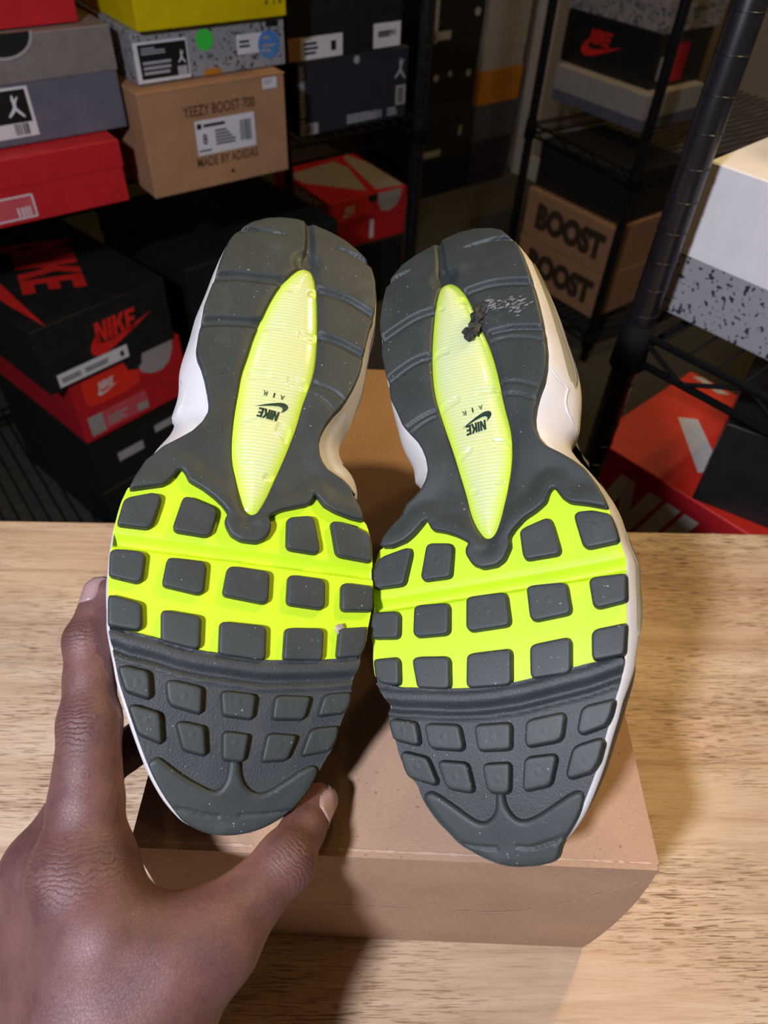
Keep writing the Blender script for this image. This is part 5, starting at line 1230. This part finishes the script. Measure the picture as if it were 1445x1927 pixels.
farbox('dark shoebox lowest of the far stack with a pale corner patch', 1.435, 1.70, -0.345, 0.185, 0.1447, 'navy',
       dec=[('size_label', 'F', rect(0.005, 0.004, 0.07, 0.018), 'greyprint', 1, 'box_body'), ('sticker', 'F', rect(0.14, 0.05, 0.012, 0.028), 'greyprint', 1, 'box_body')])
farbox('topmost pale grey shoebox in the far stack by the white trim', 1.643, 1.70, 0.065, 0.165, 0.10, 'offwhite')
farbox('second pale grey shoebox from the top in the far stack', 1.643, 1.70, -0.04, 0.165, 0.1047, 'offwhite')
farbox('third pale grey shoebox, above the ochre one in the far stack', 1.64, 1.70, -0.135, 0.165, 0.0947, 'offwhite')
farbox('ochre orange shoebox in the far stack', 1.64, 1.70, -0.225, 0.17, 0.0897, 'kraft3')
farbox('blue grey shoebox under the ochre one in the far stack', 1.635, 1.70, -0.325, 0.17, 0.0997, 'bluegrey')
farbox('dark shoebox at the foot of the far stack', 1.632, 1.70, -0.4597, 0.17, 0.1345, 'navy')
farbox('black shoebox on the floor at the foot of the dark far stack', 1.432, 1.70, -0.4597, 0.19, 0.1143, 'black')
# right rear rack
YRd = -51.0
shoebox('shoebox', 'pale speckled shoebox topmost on the right rear rack', (0.432, 2.425, 0.020), YRd, (0.335, 0.24, 0.11), 'cement2', 'cement2', 0.06)
shoebox('shoebox', 'black shoebox with red NIKE and swoosh on the right rear rack', (0.432, 2.417, -0.106), YRd, (0.330, 0.22, 0.124), 'black', 'black', 0.001,
        [('front_wordmark', 'F', wordmark(0.095, 0.062, 0.075, 0.034, .12), 'redprint', 0, 'box_body'), ('front_swoosh', 'F', swoosh(0.070, 0.030, 0.140, 0.044), 'redprint', 0, 'box_body'),
         ('size_label', 'R', rect(0.015, 0.02, 0.055, 0.055), 'greyswoosh', 1, 'box_body'), ('end_mark', 'R', rect(0.08, 0.01, 0.05, 0.09), 'red', 1, 'box_body')])
shoebox('shoebox', 'slate shoebox with pale grey lid under the black lettered one', (0.421, 2.373, -0.198), YRd, (0.332, 0.243, 0.090), 'slate', 'offwhite', 0.060)
shoebox('shoebox', 'black shoebox lying on the cardboard BOOST boxes', (0.383, 2.160, -0.366), YRd, (0.325, 0.25, 0.125), 'black', 'black', 0.05)
for z, lb in ((-0.501, 'upper cardboard box printed BOOST on the right rear rack'), (-0.637, 'lower cardboard box printed BOOST on the right rear rack')):
    shoebox('shoebox', lb, (0.368, 2.145, z), YRd, (0.331, 0.226, 0.133), 'kraft2', 'kraft2', 0.018,
            [('lettering', 'F', text_polys('BOOST', 0.045, 0.028, 0.262, 0.078, 0.075), 'brownprint', 0, 'box_body')], group='BOOST boxes on the right rear rack')
# right front rack
shoebox('shoebox', 'speckled cement shoebox with big white lid on the right front rack', (0.2500, 0.6250, 0.1062), -46, (0.34, 0.25, 0.135), 'cement', 'white', 0.078)
shoebox('shoebox', 'midnight blue shoebox standing on the white lid at the right edge', (0.348, 0.592, 0.2420), -46, (0.25, 0.16, 0.21), 'blue', 'blue', 0.05)
shoebox('shoebox', 'red shoebox with white lettering and swoosh at the lower right by the table', (0.240, 0.656, -0.1832), -46, (0.288, 0.216, 0.1020), 'red', 'orange', 0.001,
        [('lid_swoosh', 'T', [[(0.044, 0.114), (0.062, 0.130), (0.130, 0.068), (0.115, 0.043)]], 'whiteprint', 0), ('lid_stripe', 'T', [[(0.008, 0.206), (0.018, 0.214), (0.061, 0.208), (0.050, 0.198)]], 'whiteprint', 0),
         ('front_wordmark', 'F', wordmark(0.028, 0.006, 0.215, 0.072, .25), 'whiteprint', 1, 'box_body')])
shoebox('shoebox', 'black shoebox set across the red one at the lower right', (0.3305, 0.5595, -0.0805), -29, (0.20, 0.19, 0.104), 'black', 'black', 0.05)
for o in bpy.data.objects:
    if 'on_body' in o: del o['on_body']
